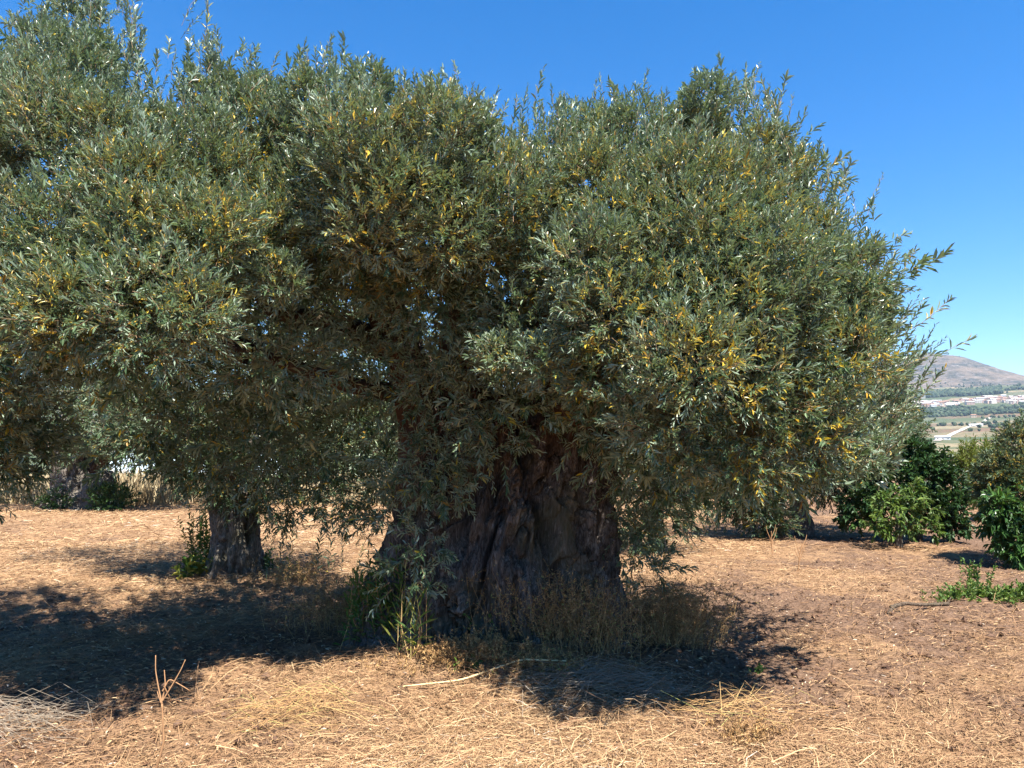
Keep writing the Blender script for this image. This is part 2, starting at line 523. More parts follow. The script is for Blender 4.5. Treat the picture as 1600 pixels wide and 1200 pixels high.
def sprays(P0, D, L, k, ll, lw, la, ta, yellow=.10, dark=0.0, open_=.85, droop=.15, up=1.0, lmax=None):
    """leafy shoots: stem from P0 along D, k leaves in opposite pairs"""
    n = len(P0); D = norm(D)
    P1 = P0 + D * L[:, None]
    sw = min(1.25, ll / .065)
    if ta is not None: stems(P0, P1, .0045 * sw, .0018 * sw, ta, .04)
    j = np.arange(k)[None, :]
    t = .12 + .88 * (j + rng.uniform(0, .8, (n, k))) / k
    pos = P0[:, None] + D[:, None] * (L[:, None] * t)[..., None]
    a = norm(np.cross(D, rng.normal(0, 1, (n, 3)))); b = np.cross(D, a)
    an = (j // 2) * 1.571 + (j % 2) * 3.1416 + rng.normal(0, .35, (n, k))
    perp = a[:, None] * np.cos(an)[..., None] + b[:, None] * np.sin(an)[..., None]
    op = (open_ * (1.15 - .75 * t))[..., None]
    ld = D[:, None] * (1 - .35 * op) + perp * op + rng.normal(0, .16, (n, k, 3))
    ld[..., 2] -= droop
    ln_ = D[:, None] * .8 - perp * .35 + np.array([0, 0, up]) + rng.normal(0, .45, (n, k, 3))
    sz = (.62 + .55 * rng.random((n, k))) * rng.uniform(.72, 1.3, (n, 1)) * np.where(t > .85, .75, 1.0)
    tw = rng.random((n, 1))                                # shoot by shoot variation
    tint = np.clip(.02 + .50 * tw + .36 * rng.random((n, k)) - dark, 0, .86)
    yel = rng.random((n, k)) < (yellow * np.where(tw > .55, 3.2, .4) * np.where(t < .5, 1.7, .45))
    tint = np.where(yel, .885 + .115 * rng.random((n, k)), tint)
    m = n * k
    leaves(pos.reshape(m, 3), ld.reshape(m, 3), ln_.reshape(m, 3), (ll * sz).reshape(m), (lw * sz * rng.uniform(.8, 1.2, (n, k))).reshape(m), tint.reshape(m), acc=la)


def unit(n):
    return norm(rng.normal(0, 1, (n, 3)))


def blob(c, r, n, la, ta, ll=.065, lw=.0145, k=18, L=(.16, .34), yellow=.1, updir=.5, shell=.55, dark=0.0, droop=.12):
    u = unit(n)
    rad = shell + (1 - shell) * rng.random(n) ** .6
    rr = np.asarray(r) * np.ones(3)
    P = np.asarray(c) + u * rr * rad[:, None]
    D = u * .75 + [0, 0, updir] + rng.normal(0, .35, (n, 3))
    sprays(P, D, rng.uniform(L[0], L[1], n), k, ll, lw, la, ta, yellow, dark, droop=droop)


def tube_mesh(acc, pts, rad, seg=20, rings=60, amp=.12, fs=(3, 3, .9), seed=1, cap=True, ridge=.5):
    """gnarled limb: smooth path through pts, radius rad, displaced by ridged noise"""
    pts = np.asarray(pts, float); rad = np.asarray(rad, float)
    s = np.linspace(0, 1, len(pts)); u = np.linspace(0, 1, rings)
    c = np.stack([np.interp(u, s, pts[:, i]) for i in range(3)], -1)
    for _ in range(max(1, rings // 14)):
        c[1:-1] = (c[:-2] + 2 * c[1:-1] + c[2:]) / 4
    r = np.interp(u, s, rad)
    tg = norm(np.gradient(c, axis=0))
    a = norm(np.cross(tg, [[.2, 1, .1]])); b = np.cross(tg, a)
    th = np.linspace(0, 2 * math.pi, seg, endpoint=False)
    dirs = a[:, None] * np.cos(th)[None, :, None] + b[:, None] * np.sin(th)[None, :, None]
    p0 = c[:, None] + dirs * r[:, None, None]
    q = (p0 * np.asarray(fs)).reshape(-1, 3)
    n1 = fbm(q, 3, seed).reshape(rings, seg); n2 = (1 - np.abs(fbm(q * 2.1, 3, seed + 5)) * 2).reshape(rings, seg)
    k = 1 + amp * (n1 * (1 - ridge) * 2 + n2 * ridge)
    ck = np.exp(-(fbm(q * [1.4, 1.4, 1.0], 3, seed + 9).reshape(rings, seg) / .06) ** 2)
    k = k - amp * .7 * ck
    p = c[:, None] + dirs * (r[:, None] * k)[..., None]
    V = p.reshape(-1, 3)
    i = (np.arange(rings - 1)[:, None] * seg + np.arange(seg)[None]); jn = (np.arange(rings - 1)[:, None] * seg + (np.arange(seg)[None] + 1) % seg)
    Q = np.stack([i, jn, jn + seg, i + seg], -1).reshape(-1)
    sizes = [np.full((rings - 1) * seg, 4)]
    lo = [Q]
    if cap:
        V = np.concatenate([V, [c[-1] + tg[-1] * r[-1] * .3]]); e = len(V) - 1
        base = (rings - 1) * seg
        tri = np.stack([base + np.arange(seg), base + (np.arange(seg) + 1) % seg, np.full(seg, e)], -1).reshape(-1)
        lo.append(tri); sizes.append(np.full(seg, 3))
    acc.add(V, np.concatenate(lo), np.concatenate(sizes))


# ------------------------------------------------------------------ the old olive tree
def build_main_tree():
    root = thing('olive_tree', (TX, TY, float(gz(TX, TY))), 'huge ancient olive with gnarled hollowed trunk and broad silvery crown filling the picture', 'olive tree')
    # trunk: one fluted, lobed surface
    nt_, nz_ = 700, 420
    th = np.linspace(0, 2 * math.pi, nt_, endpoint=False); zz = np.linspace(-.15, 2.05, nz_)
    T, Z = np.meshgrid(th, zz)                             # th=0 is +x, -pi/2 faces the camera
    zc = np.clip(Z, 0, 2)
    r = .66 + .16 * np.exp(-zc / .4) - .06 * sstep(.9, 1.9, zc)
    ell = 1 + .08 * np.cos(2 * T)
    tw = T + .25 * Z
    lob = np.zeros_like(T)
    for (a0, wd, h, zl) in ((-2.75, .42, .24, .9), (-1.9, .30, .14, .8), (-1.25, .24, .17, .7), (-.62, .30, .15, 1.3), (-.05, .3, .18, .5), (.9, .4, .15, .8), (2.0, .5, .2, .8), (2.7, .4, .2, 1.0)):
        da = np.angle(np.exp(1j * (tw - a0)))
        lob += h * np.exp(-(da / wd) ** 2) * np.exp(-np.clip(Z, 0, 3) / zl)
    for (a0, wd, h) in ((-2.30, .10, .26), (-1.62, .075, .20), (-1.42, .05, .14), (-.98, .07, .18), (-.45, .06, .14), (-.3, .05, .1), (-2.0, .05, .12), (.4, .12, .2), (1.5, .12, .25), (2.4, .1, .2)):
        da = np.angle(np.exp(1j * (tw + .12 * np.sin(Z * 4 + a0 * 5) - a0)))
        lob -= 1.35 * h * np.exp(-(da / wd) ** 2) * (.35 + .65 * sstep(.15, 1.1, Z)) * (.75 + .25 * np.sin(Z * 5 + a0 * 3))
    cx = TX - .12 + .16 * sstep(.2, 1.8, Z); cy = TY + .1 * sstep(0, 2, Z)
    q = np.stack([np.cos(T) * 2.2, np.sin(T) * 2.2, Z * .9], -1).reshape(-1, 3)
    wv = np.stack([fbm(q * 1.3, 2, 40 + i) for i in range(3)], -1) * .9
    n1 = fbm(q * 1.5 + wv, 4, 20).reshape(T.shape)
    n2 = (1 - np.abs(fbm(q * [2.6, 2.6, 1.3] + wv, 4, 24)) * 2).reshape(T.shape)
    q3 = np.stack([np.cos(T) * 13, np.sin(T) * 13, Z * 2.2], -1).reshape(-1, 3) + wv * 3
    n3 = (1 - np.abs(fbm(q3, 3, 33)) * 2).reshape(T.shape)
    kn = fbm(q * 3.1 + wv, 2, 58).reshape(T.shape)
    rr = r * ell + lob + .09 * n1 + .13 * n2 + .045 * n3 + .06 * np.maximum(0, kn - .2)
    qc = np.stack([np.cos(T) * 3.4, np.sin(T) * 3.4, Z * 1.05], -1).reshape(-1, 3) + wv * .8
    c1 = np.exp(-(fbm(qc, 3, 70).reshape(T.shape) / .055) ** 2)
    qc2 = np.stack([np.cos(T) * 7.5, np.sin(T) * 7.5, Z * 2.0], -1).reshape(-1, 3) + wv * 1.6
    c2 = np.exp(-(fbm(qc2, 2, 74).reshape(T.shape) / .07) ** 2)
    qb = np.stack([np.cos(T) * 4, np.sin(T) * 4, Z * 3.2], -1).reshape(-1, 3) + wv
    bl_ = np.maximum(0, fbm(qb, 2, 79)).reshape(T.shape)
    rr = rr - .17 * c1 * (.5 + .5 * sstep(-.2, .3, n1)) - .055 * c2 + .10 * bl_
    qf = np.stack([np.cos(T) * 16, np.sin(T) * 16, Z * 3.4], -1).reshape(-1, 3) + wv * 5
    rr = rr + .034 * (1 - np.abs(fbm(qf, 3, 88).reshape(T.shape)) * 3)
    # burls and dark hollows
    for (a0, z0, wa, wz, h) in ((-1.95, .62, .26, .17, .13), (-1.18, .45, .2, .2, .1), (-.75, .30, .28, .16, .1), (-1.75, 1.25, .05, .22, -.3), (-1.2, 1.05, .045, .2, -.28), (-2.05, .95, .05, .13, -.22), (-.95, .62, .05, .13, -.2), (-1.5, .85, .035, .1, -.25), (-.65, .9, .05, .1, -.18), (-1.15, 1.5, .08, .16, -.25)):
        da = np.angle(np.exp(1j * (T - a0)))
        rr = rr + h * np.exp(-(da / wa) ** 2 - ((Z - z0) / wz) ** 2)
    top = sstep(1.75, 2.05, Z)
    rr = rr * (1 - .55 * top)
    x = cx + rr * np.cos(T) * 1.02; y = cy + rr * np.sin(T) * .80
    V = np.stack([x, y, Z + .06 * n1], -1).reshape(-1, 3)
    i = np.arange(nz_ - 1)[:, None] * nt_ + np.arange(nt_)[None]; j = np.arange(nz_ - 1)[:, None] * nt_ + (np.arange(nt_)[None] + 1) % nt_
    Q = np.stack([i, j, j + nt_, i + nt_], -1).reshape(-1)
    e = len(V); V = np.concatenate([V, [[cx[-1, 0], cy[-1, 0], 2.1]]])
    tb = (nz_ - 1) * nt_
    tri = np.stack([tb + np.arange(nt_), tb + (np.arange(nt_) + 1) % nt_, np.full(nt_, e)], -1).reshape(-1)
    o = mesh_from('trunk', V, np.concatenate([Q, tri]), np.concatenate([np.full((nz_ - 1) * nt_, 4), np.full(nt_, 3)]), M['bark'], smooth=True)
    local(o, root)
    # limbs
    P = lambda *a: [at(*p) for p in a]
    limbs = [
        (P((672, 880, 6.35), (655, 800, 6.2), (660, 730, 6.1), (662, 670, 6.0), (640, 580, 5.9), (610, 500, 5.7), (570, 410, 5.5), (560, 330, 5.3)), [.22, .22, .20, .18, .16, .14, .10, .05], 'bark'),
        (P((870, 770, 6.5), (870, 690, 6.3), (900, 600, 5.9), (960, 500, 5.6), (1010, 380, 5.4), (1040, 260, 5.3)), [.26, .27, .22, .16, .10, .05], 'bark'),
        (P((745, 770, 6.6), (735, 660, 6.4), (720, 560, 6.3), (730, 430, 6.0), (760, 300, 5.7)), [.26, .24, .18, .12, .05], 'bark'),
        (P((640, 620, 6.0), (540, 600, 5.7), (440, 565, 5.3), (370, 545, 4.9), (300, 538, 4.6), (200, 520, 4.4)), [.08, .06, .045, .035, .03, .015], 'limb'),
        (P((620, 540, 5.8), (520, 500, 5.7), (430, 490, 5.7), (410, 470, 5.6), (380, 380, 5.5), (335, 260, 5.3), (325, 170, 5.2)), [.09, .07, .055, .05, .04, .03, .012], 'limb'),
        (P((910, 620, 6.0), (1010, 590, 6.0), (1120, 560, 5.9), (1220, 500, 5.7), (1330, 450, 5.6)), [.16, .13, .10, .07, .03], 'limb'),
        (P((890, 660, 6.2), (960, 640, 6.6), (1080, 640, 7.0), (1200, 600, 7.2)), [.15, .12, .09, .04], 'limb'),
        (P((600, 480, 5.7), (640, 380, 5.3), (675, 270, 5.1), (684, 210, 5.1)), [.10, .08, .05, .015], 'limb'),
        (P((390, 552, 5.0), (250, 500, 5.1), (130, 330, 5.2), (120, 120, 5.2)), [.08, .07, .05, .02], 'limb'),
        (P((720, 620, 6.5), (640, 560, 7.0), (520, 520, 7.5), (400, 480, 7.8)), [.18, .14, .10, .04], 'limb'),
        (P((1000, 420, 5.5), (1100, 340, 5.3), (1140, 270, 5.2), (1148, 225, 5.2)), [.09, .07, .045, .015], 'limb'),
        (P((880, 600, 5.8), (850, 520, 5.2), (870, 440, 4.8), (900, 330, 4.6)), [.10, .075, .05, .02], 'limb'),
    ]
    for k, (pts, rad, mt) in enumerate(limbs):
        a = Acc(); tube_mesh(a, pts, rad, 26 if k < 3 else 12, 90 if k < 3 else 44, .22 if k < 3 else .12, (3.2, 3.2, 1.1) if k < 3 else (6, 6, 6), 60 + k)
        local(a.build('limb', M[mt], smooth=True), root)
    # crown
    la, ta = Acc(), Acc()
    top = [(-140, 60), (0, 45), (30, 5), (60, -20), (130, -50), (196, -40), (212, 50), (206, 130), (218, 165), (236, 150), (250, 85), (290, 70), (300, 20), (325, 8), (350, 60), (385, 50), (425, 115), (455, 100), (480, 55), (505, 30), (540, 60), (565, 90), (620, 115), (655, 90), (680, 75), (725, 105), (765, 150), (785, 195), (830, 195), (840, 115), (900, 100), (940, 135), (985, 115), (1010, 155), (1085, 105), (1130, 120), (1170, 92), (1222, 130), (1226, 210), (1270, 222), (1325, 275), (1345, 330), (1400, 385), (1420, 405), (1430, 470), (1470, 490), (1440, 560), (1430, 640), (1420, 700)]
    bot = [(1340, 760), (1260, 800), (1150, 800), (1080, 795), (1000, 745), (930, 690), (860, 662), (780, 650), (720, 600), (690, 520), (640, 495), (560, 490), (470, 500), (390, 520), (330, 560), (260, 605), (180, 615), (95, 650), (70, 735), (0, 770), (-140, 780)]
    poly = np.array(top + bot, float)
    def inside(x, y):
        c = np.zeros(np.shape(x), bool); n = len(poly)
        for a in range(n):
            x1, y1 = poly[a]; x2, y2 = poly[(a + 1) % n]
            cond = ((y1 > y) != (y2 > y))
            with np.errstate(divide='ignore', invalid='ignore'):
                xi = (x2 - x1) * (y - y1) / (y2 - y1 + 1e-12) + x1
            c ^= cond & (x < xi)
        return c
    def depth(x, y):
        f = lambda x0, y0, a, b, d0, k: d0 + k * (((x - x0) / a) ** 2 + ((y - y0) / b) ** 2)
        L = [f(1090, 545, 400, 400, 4.05, 1.4), f(190, 475, 340, 400, 3.95, 1.3), f(620, 300, 290, 250, 4.4, 1.1), f(890, 590, 180, 190, 4.4, 1.0)]
        return np.clip(np.minimum.reduce(L), 3.7, 5.9)
    gx, gy = np.meshgrid(np.arange(-134, 1480, 74), np.arange(-60, 800, 70))
    gx = (gx + (np.arange(gx.shape[0]) % 2)[:, None] * 37).ravel() + rng.uniform(-22, 22, gx.size)
    gy = gy.ravel() + rng.uniform(-20, 20, gy.size)
    n_b = 0
    for x, y in zip(gx, gy):
        d = float(depth(x, y)) + rng.uniform(-.22, .22)
        def fits(q):
            a = np.linspace(0, 6.2832, 13)[:-1]
            return inside(x + q * np.cos(a), y + q * np.sin(a)).mean()
        if (rng.random() < .13 and y > 250) or (196 < x < 244 and y < 190): continue
        small = fits(96) < .93
        if small and fits(48) < (.9 if y < 260 else .95): continue
        n_b += 1
        r = rng.uniform(.12, .17) if small else rng.uniform(.20, .31)
        upd = .35 + .55 * sstep(500, 150, y)
        yl = .13 * sstep(90, 260, y) * (1 - .5 * sstep(620, 780, y)) * (1.3 if rng.random() < .6 else .4)
        blob(at(x, y, d), (r, r, r * .9), 110 if small else 230, la, ta, ll=.047, lw=.0115, k=15, yellow=yl, updir=upd, L=(.06, .15) if small else (.09, .22), droop=.0)
        for dd, nn in ((.55, 52), (1.2, 34)):
            if small and dd > 1: continue
            x2 = x + rng.uniform(-35, 35); y2 = y + rng.uniform(-25, 25) + 14
            r2 = rng.uniform(.20, .26) if small else rng.uniform(.33, .42); nn = nn // 2 if small else nn
            blob(at(x2, y2, d + dd), r2, nn, la, None, ll=.070, lw=.018, k=14, yellow=yl * .6, updir=.35, shell=.25, L=(.1, .22), droop=0)
    # upright shoots that break the skyline
    tp = np.array(top, float)
    seg = np.linalg.norm(np.diff(tp, axis=0), axis=1); cum = np.concatenate([[0], np.cumsum(seg)])
    for s in np.arange(6, cum[-1] - 60, 5.0):
        k = np.searchsorted(cum, s) - 1; f = (s - cum[k]) / seg[k]
        x, y = tp[k] + (tp[k + 1] - tp[k]) * f
        d = float(depth(x, min(y + 60, 600))) + rng.uniform(-.45, .3)
        tuft = .5 + .5 * math.sin(s * .11) * math.sin(s * .037 + 1)
        if tuft < .4 and rng.random() < .55: continue
        inset = rng.uniform(-2, 85) + 16 * (1 - tuft)
        ln = rng.uniform(.12, .26) + .26 * tuft * rng.random()
        lx = sstep(1200, 1420, x) * .8
        if x > 1150:
            inset *= .6; ln *= 1.25
        b = at(x + rng.uniform(-14, 14) - lx * inset, y + inset, d)
        D = np.array([rng.normal(0, .18) + lx, rng.normal(0, .25), 1.0]); D /= np.linalg.norm(D)
        n = 2
        P = np.repeat((b - D * ln)[None], n, 0) + rng.normal(0, .05, (n, 3))
        sprays(P, np.repeat(D[None], n, 0) + rng.normal(0, .14, (n, 3)), np.full(n, ln) * rng.uniform(.7, 1.05, n), 20, .052, .0125, la, ta, .02, open_=.75, droop=.0)
    # single long shoot to the right over the mountain, and the one above it
    for pts in (((1395, 585), (1440, 560), (1478, 550), (1522, 528)), ((1400, 530), (1440, 505), (1470, 480), (1486, 466)), ((1390, 450), (1410, 425), (1425, 400), (1430, 392)), ((795, 230), (800, 200), (806, 170), (808, 150)), ((318, 80), (322, 50), (326, 20), (324, 2)), ((1210, 190), (1220, 160), (1226, 130), (1228, 122)), ((1300, 300), (1318, 280), (1326, 262), (1330, 255))):
        P = np.array([at(a, b, 4.9 + .0 * a) for a, b in pts])
        for a, b in zip(P[:-1], P[1:]):
            sprays(a[None], (b - a)[None], np.array([np.linalg.norm(b - a)]), 9, .064, .014, la, ta, .12, open_=.75, droop=0)
    # shaded inner and rear crown, hanging skirts round the trunk
    def multi(lst, **kw):
        for (x, y, Y, r, n) in lst:
            blob(at(x, y, Y), r, n, la, ta, **kw)
    multi([(10, 670, 5.2, .32, 80), (45, 680, 5.3, .22, 50), (-30, 720, 5.2, .3, 60), (22, 715, 5.2, .16, 36), (-60, 660, 5.0, .4, 80), (330, 600, 6.3, .5, 110), (420, 570, 6.4, .5, 120), (500, 560, 6.6, .5, 120), (560, 600, 6.9, .5, 110), (360, 680, 6.6, .48, 95), (450, 660, 6.6, .5, 110), (540, 680, 6.8, .5, 120), (600, 690, 7.0, .45, 110), (420, 730, 7.0, .42, 80), (560, 760, 6.9, .36, 80), (610, 775, 6.95, .32, 70), (520, 770, 7.1, .3, 50), (480, 500, 7.2, .55, 120), (580, 500, 7.3, .55, 120), (660, 590, 7.6, .55, 120), (700, 520, 7.4, .55, 120), (620, 640, 6.0, .28, 60), (700, 640, 5.75, .26, 60), (690, 700, 5.6, .18, 36), (640, 765, 5.7, .15, 30), (680, 745, 5.5, .16, 32), (612, 800, 5.9, .12, 20), (655, 850, 5.45, .12, 22), (632, 905, 5.4, .12, 20), (725, 735, 5.45, .12, 20), (770, 690, 5.4, .13, 24), (640, 720, 5.7, .22, 40), (760, 620, 5.3, .3, 70), (705, 770, 5.5, .10, 12), (800, 580, 7.0, .5, 110), (575, 520, 5.2, .22, 60), (520, 555, 5.3, .2, 45), (460, 560, 5.0, .2, 50), (400, 570, 4.9, .2, 45), (690, 470, 5.1, .24, 70), (640, 455, 5.0, .22, 70), (690, 560, 5.3, .2, 45), (730, 520, 5.2, .22, 55), (590, 590, 5.5, .2, 40), (670, 610, 5.5, .18, 36), (290, 650, 6.2, .34, 50), (260, 690, 6.6, .2, 22), (310, 735, 6.6, .22, 26)],
          yellow=.03, updir=.15, droop=.12, L=(.14, .32), ll=.058, lw=.0145)
    multi([(960, 690, 5.6, .28, 55), (1010, 720, 5.9, .35, 75), (1060, 690, 6.2, .45, 95), (990, 790, 6.2, .26, 50), (1010, 850, 6.3, .2, 32), (975, 840, 6.2, .16, 24), (1040, 780, 6.4, .3, 55), (1130, 700, 6.4, .5, 100), (1220, 690, 6.4, .5, 100), (1300, 660, 6.3, .45, 90), (930, 620, 6.4, .5, 90), (1000, 600, 6.8, .55, 100), (905, 670, 5.3, .14, 26), (940, 650, 5.1, .24, 55), (1020, 900, 6.4, .15, 18), (1310, 640, 6.0, .3, 50), (760, 600, 7.2, .5, 110), (830, 610, 7.3, .5, 110), (890, 640, 7.2, .45, 90), (790, 540, 6.6, .45, 100), (860, 560, 6.4, .4, 90), (820, 640, 5.6, .16, 30)],
          yellow=.04, updir=.15, droop=.12, L=(.14, .32), ll=.058, lw=.0145)
    for _ in range(62):
        a = rng.uniform(0, 6.283); rr_ = math.sqrt(rng.random())
        x = TX + 3.1 * rr_ * math.cos(a) - (.6 if math.cos(a) < 0 else 0); y = 7.0 + 1.9 * rr_ * math.sin(a)
        z = rng.uniform(2.2, 4.2) - .5 * rr_
        if y < 5.9: continue
        blob((x, y, z), .55, 46, la, None, ll=.085, lw=.024, k=16, yellow=.05, updir=.3, shell=.2)
    print('blobs', n_b, 'leaf verts', la.n)
    local(la.build('foliage', M['olive']), root)
    local(ta.build('twigs', M['twig']), root)
    return root


build_main_tree()


# ------------------------------------------------------------------ other trees
def small_trunk(root, pts, rad, mat, seg=40, rings=60, amp=.2, seed=3, flare=1.5):
    a = Acc(); rad = list(rad)
    tube_mesh(a, pts, rad, seg, rings, amp, (4.5, 4.5, 1.6), seed)
    local(a.build('trunk', M[mat], smooth=True), root)


def gpt(px, Y, py=None):
    """ground point under picture column px at distance Y"""
    x = (px - 800) / F * Y * 1.004
    return np.array([x, Y, float(gz(x, Y))])


def crown(root, blobs, n, mat, twig='twig', **kw):
    la, ta = Acc(), Acc()
    for (c, r) in blobs:
        blob(c, r, int(n), la, ta, **kw)
    local(la.build('foliage', M[mat]), root)
    local(ta.build('twigs', M[twig]), root)


def limb(root, pts, rad, mat, seed=5):
    a = Acc(); tube_mesh(a, pts, rad, 12, 30, .15, (6, 6, 6), seed)
    local(a.build('limb', M[mat], smooth=True), root)


# second olive, behind on the left (stout grey trunk)
b = gpt(378, 9.7)
t2 = thing('olive_tree', b, 'olive with stout pale grey trunk behind yellow-leaved weeds, left of the ancient olive', 'olive tree')
small_trunk(t2, [b + [0, 0, -.1], b + [0, 0, .25], at(372, 830, 9.7), at(366, 780, 9.7), at(355, 720, 9.7), at(345, 660, 9.7)], [.31, .285, .265, .27, .22, .17], 'bark_small', 90, 120, seed=12, amp=.34)
limb(t2, [at(366, 760, 9.7), at(400, 690, 9.6), at(440, 600, 9.5)], [.15, .1, .06], 'bark_small')
limb(t2, [at(358, 730, 9.7), at(310, 680, 9.6), at(230, 640, 9.3)], [.12, .07, .03], 'limb')
bl = []
for (x, y, Y, r) in ((360, 640, 9.5, .75), (420, 690, 9.4, .6), (460, 640, 9.6, .7), (300, 640, 9.2, .7), (400, 750, 9.3, .45), (450, 770, 9.5, .35), (355, 745, 9.2, .35), (290, 680, 9.1, .4), (235, 670, 9.0, .32), (225, 640, 9.2, .55), (380, 560, 9.8, .8), (280, 560, 9.6, .8), (470, 560, 10, .8), (200, 560, 9.8, .8), (330, 470, 10, .9), (430, 470, 10, .9), (230, 470, 10, .9), (285, 720, 9.1, .16), (500, 720, 9.8, .45), (120, 560, 9.9, .6)):
    bl.append((at(x, y, Y), r))
crown(t2, bl, 120, 'olive_far', ll=.075, lw=.02, k=16, L=(.2, .45), yellow=.07, updir=.3, shell=.4, droop=.05)
# basal suckers at its right
for px, py0, py1 in ((440, 885, 800), (425, 880, 790), (455, 880, 815), (540, 900, 830), (520, 890, 800), (500, 880, 830), (560, 905, 850)):
    la = Acc(); p = gpt(px, 9.2); e = at(px + rng.uniform(-12, 12), py1, 9.2)
    sprays(p[None], (e - p)[None], np.array([np.linalg.norm(e - p)]), 26, .085, .02, la, la, .04, open_=.9, droop=.1)
    local(la.build('sucker', M['olive']), t2)

# third olive, far left
b = gpt(130, 19.8)
t3 = thing('olive_tree', b, 'distant olive with wide split trunk, at the edge of the tall dry grass', 'olive tree')
small_trunk(t3, [b + [0, 0, -.1], b + [0, 0, .3], at(118, 755, 19.8), at(112, 720, 19.8), at(108, 690, 19.8), at(100, 650, 19.8)], [.75, .66, .52, .42, .34, .28], 'bark_small', 48, 70, .3, 22)
limb(t3, [b + [.55, -.1, -.1], at(152, 770, 19.6), at(165, 755, 19.6), at(176, 760, 19.7)], [.55, .5, .38, .2], 'bark_small', 31)
limb(t3, [at(140, 745, 19.8), at(155, 728, 19.8), at(172, 712, 19.8)], [.2, .16, .12], 'limb', 32)
bl = [(at(x, y, Y), r) for (x, y, Y, r) in ((110, 640, 19.2, 1.3), (170, 660, 19, 1.0), (230, 650, 19, 1.2), (60, 640, 19.5, 1.4), (140, 670, 18.8, .8), (210, 690, 18.8, .7), (250, 680, 19, .8), (300, 650, 19.5, 1.3), (120, 560, 20, 1.8), (220, 560, 20, 1.8), (20, 640, 20, 1.4), (320, 600, 20, 1.4), (40, 560, 20, 1.6))]
crown(t3, bl, 170, 'olive_far', ll=.13, lw=.035, k=14, L=(.3, .7), yellow=.02, updir=.3, shell=.4)
la, ta = Acc(), Acc()
for px in (185, 178, 192, 170):
    blob(gpt(px, 18.9) + [0, 0, .28], .32, 50, la, ta, ll=.1, lw=.035, k=10, L=(.12, .3), yellow=0)
for px in (95, 105, 88):
    blob(gpt(px, 19.0) + [0, 0, .2], .25, 30, la, ta, ll=.1, lw=.03, k=10, L=(.12, .3), yellow=.02)
local(la.build('suckers', M['dark_leaf']), t3)

# slim olive right behind the old trunk
b = gpt(1022, 11.8)
t5 = thing('olive_tree', b, 'slim young olive trunk standing just right of the ancient trunk, in its hanging leaves', 'olive tree')
small_trunk(t5, [b + [0, 0, -.1], b + [0, 0, .15], at(1024, 815, 11.8), at(1028, 760, 11.8), at(1035, 690, 11.8)], [.18, .14, .115, .10, .08], 'bark_small', 24, 40, .15, 41)
bl = [(at(x, y, Y), r) for (x, y, Y, r) in ((1030, 740, 11.6, .6), (1070, 760, 11.8, .5), (990, 740, 11.8, .5), (1040, 680, 11.8, .8), (1000, 830, 11.5, .25), (1045, 800, 11.6, .3), (1030, 600, 12, 1.0))]
crown(t5, bl, 90, 'olive_far', ll=.085, lw=.022, k=16, L=(.2, .45), yellow=.04, updir=.1, shell=.4, droop=.2)

# olive at the right with narrow dark trunk
b = gpt(1250, 14.0)
t4 = thing('olive_tree', b, 'olive tree with narrow dark trunk and low leafy skirt, right of the ancient crown', 'olive tree')
small_trunk(t4, [b + [0, 0, -.1], b + [0, 0, .2], at(1248, 800, 14), at(1244, 770, 14), at(1240, 720, 14)], [.21, .17, .145, .14, .11], 'bark_small', 24, 40, .18, 51)
bl = [(at(x, y, Y), r) for (x, y, Y, r) in ((1240, 715, 13.6, .7), (1180, 735, 13.6, .65), (1300, 710, 13.6, .7), (1335, 690, 13.5, .8), (1150, 700, 13.8, .9), (1250, 680, 13.6, 1.0), (1330, 620, 13.8, .9), (1360, 650, 13.8, .65), (1200, 620, 14, 1.1), (1290, 600, 14, 1.1), (1185, 785, 13.5, .3), (1205, 812, 13.4, .18), (1160, 775, 13.5, .4), (1290, 750, 13.5, .28), (1130, 770, 13.8, .4), (1355, 600, 14, .6), (1365, 705, 13.8, .5), (1330, 740, 13.4, .5))]
crown(t4, bl, 150, 'olive_far', ll=.09, lw=.024, k=16, L=(.22, .5), yellow=.06, updir=.2, shell=.4)

# dark green broad-leaved tree
b = gpt(1425, 13.4)
t6 = thing('broadleaf_tree', b, 'dense rounded dark green broad-leaved tree, behind the bright green sapling', 'tree')
small_trunk(t6, [b + [0, 0, -.1], at(1425, 800, 13.4), at(1425, 740, 13.4)], [.1, .085, .06], 'bark_small', 16, 30, .12, 61)
bl = [(at(x, y, Y), r) for (x, y, Y, r) in ((1415, 755, 13.2, .5), (1370, 770, 13.2, .45), (1465, 765, 13.2, .38), (1440, 730, 13.3, .35), (1400, 735, 13.2, .4), (1345, 790, 13.0, .28), (1475, 795, 13.1, .28), (1440, 795, 13.1, .35), (1390, 805, 13.0, .3), (1480, 775, 13.2, .25), (1460, 738, 13.3, .28), (1335, 805, 13.0, .18), (1488, 820, 13, .14), (1430, 715, 13.3, .22))]
crown(t6, bl, 80, 'dark_leaf', ll=.095, lw=.042, k=12, L=(.1, .25), yellow=0, updir=.25, shell=.5, droop=.3)

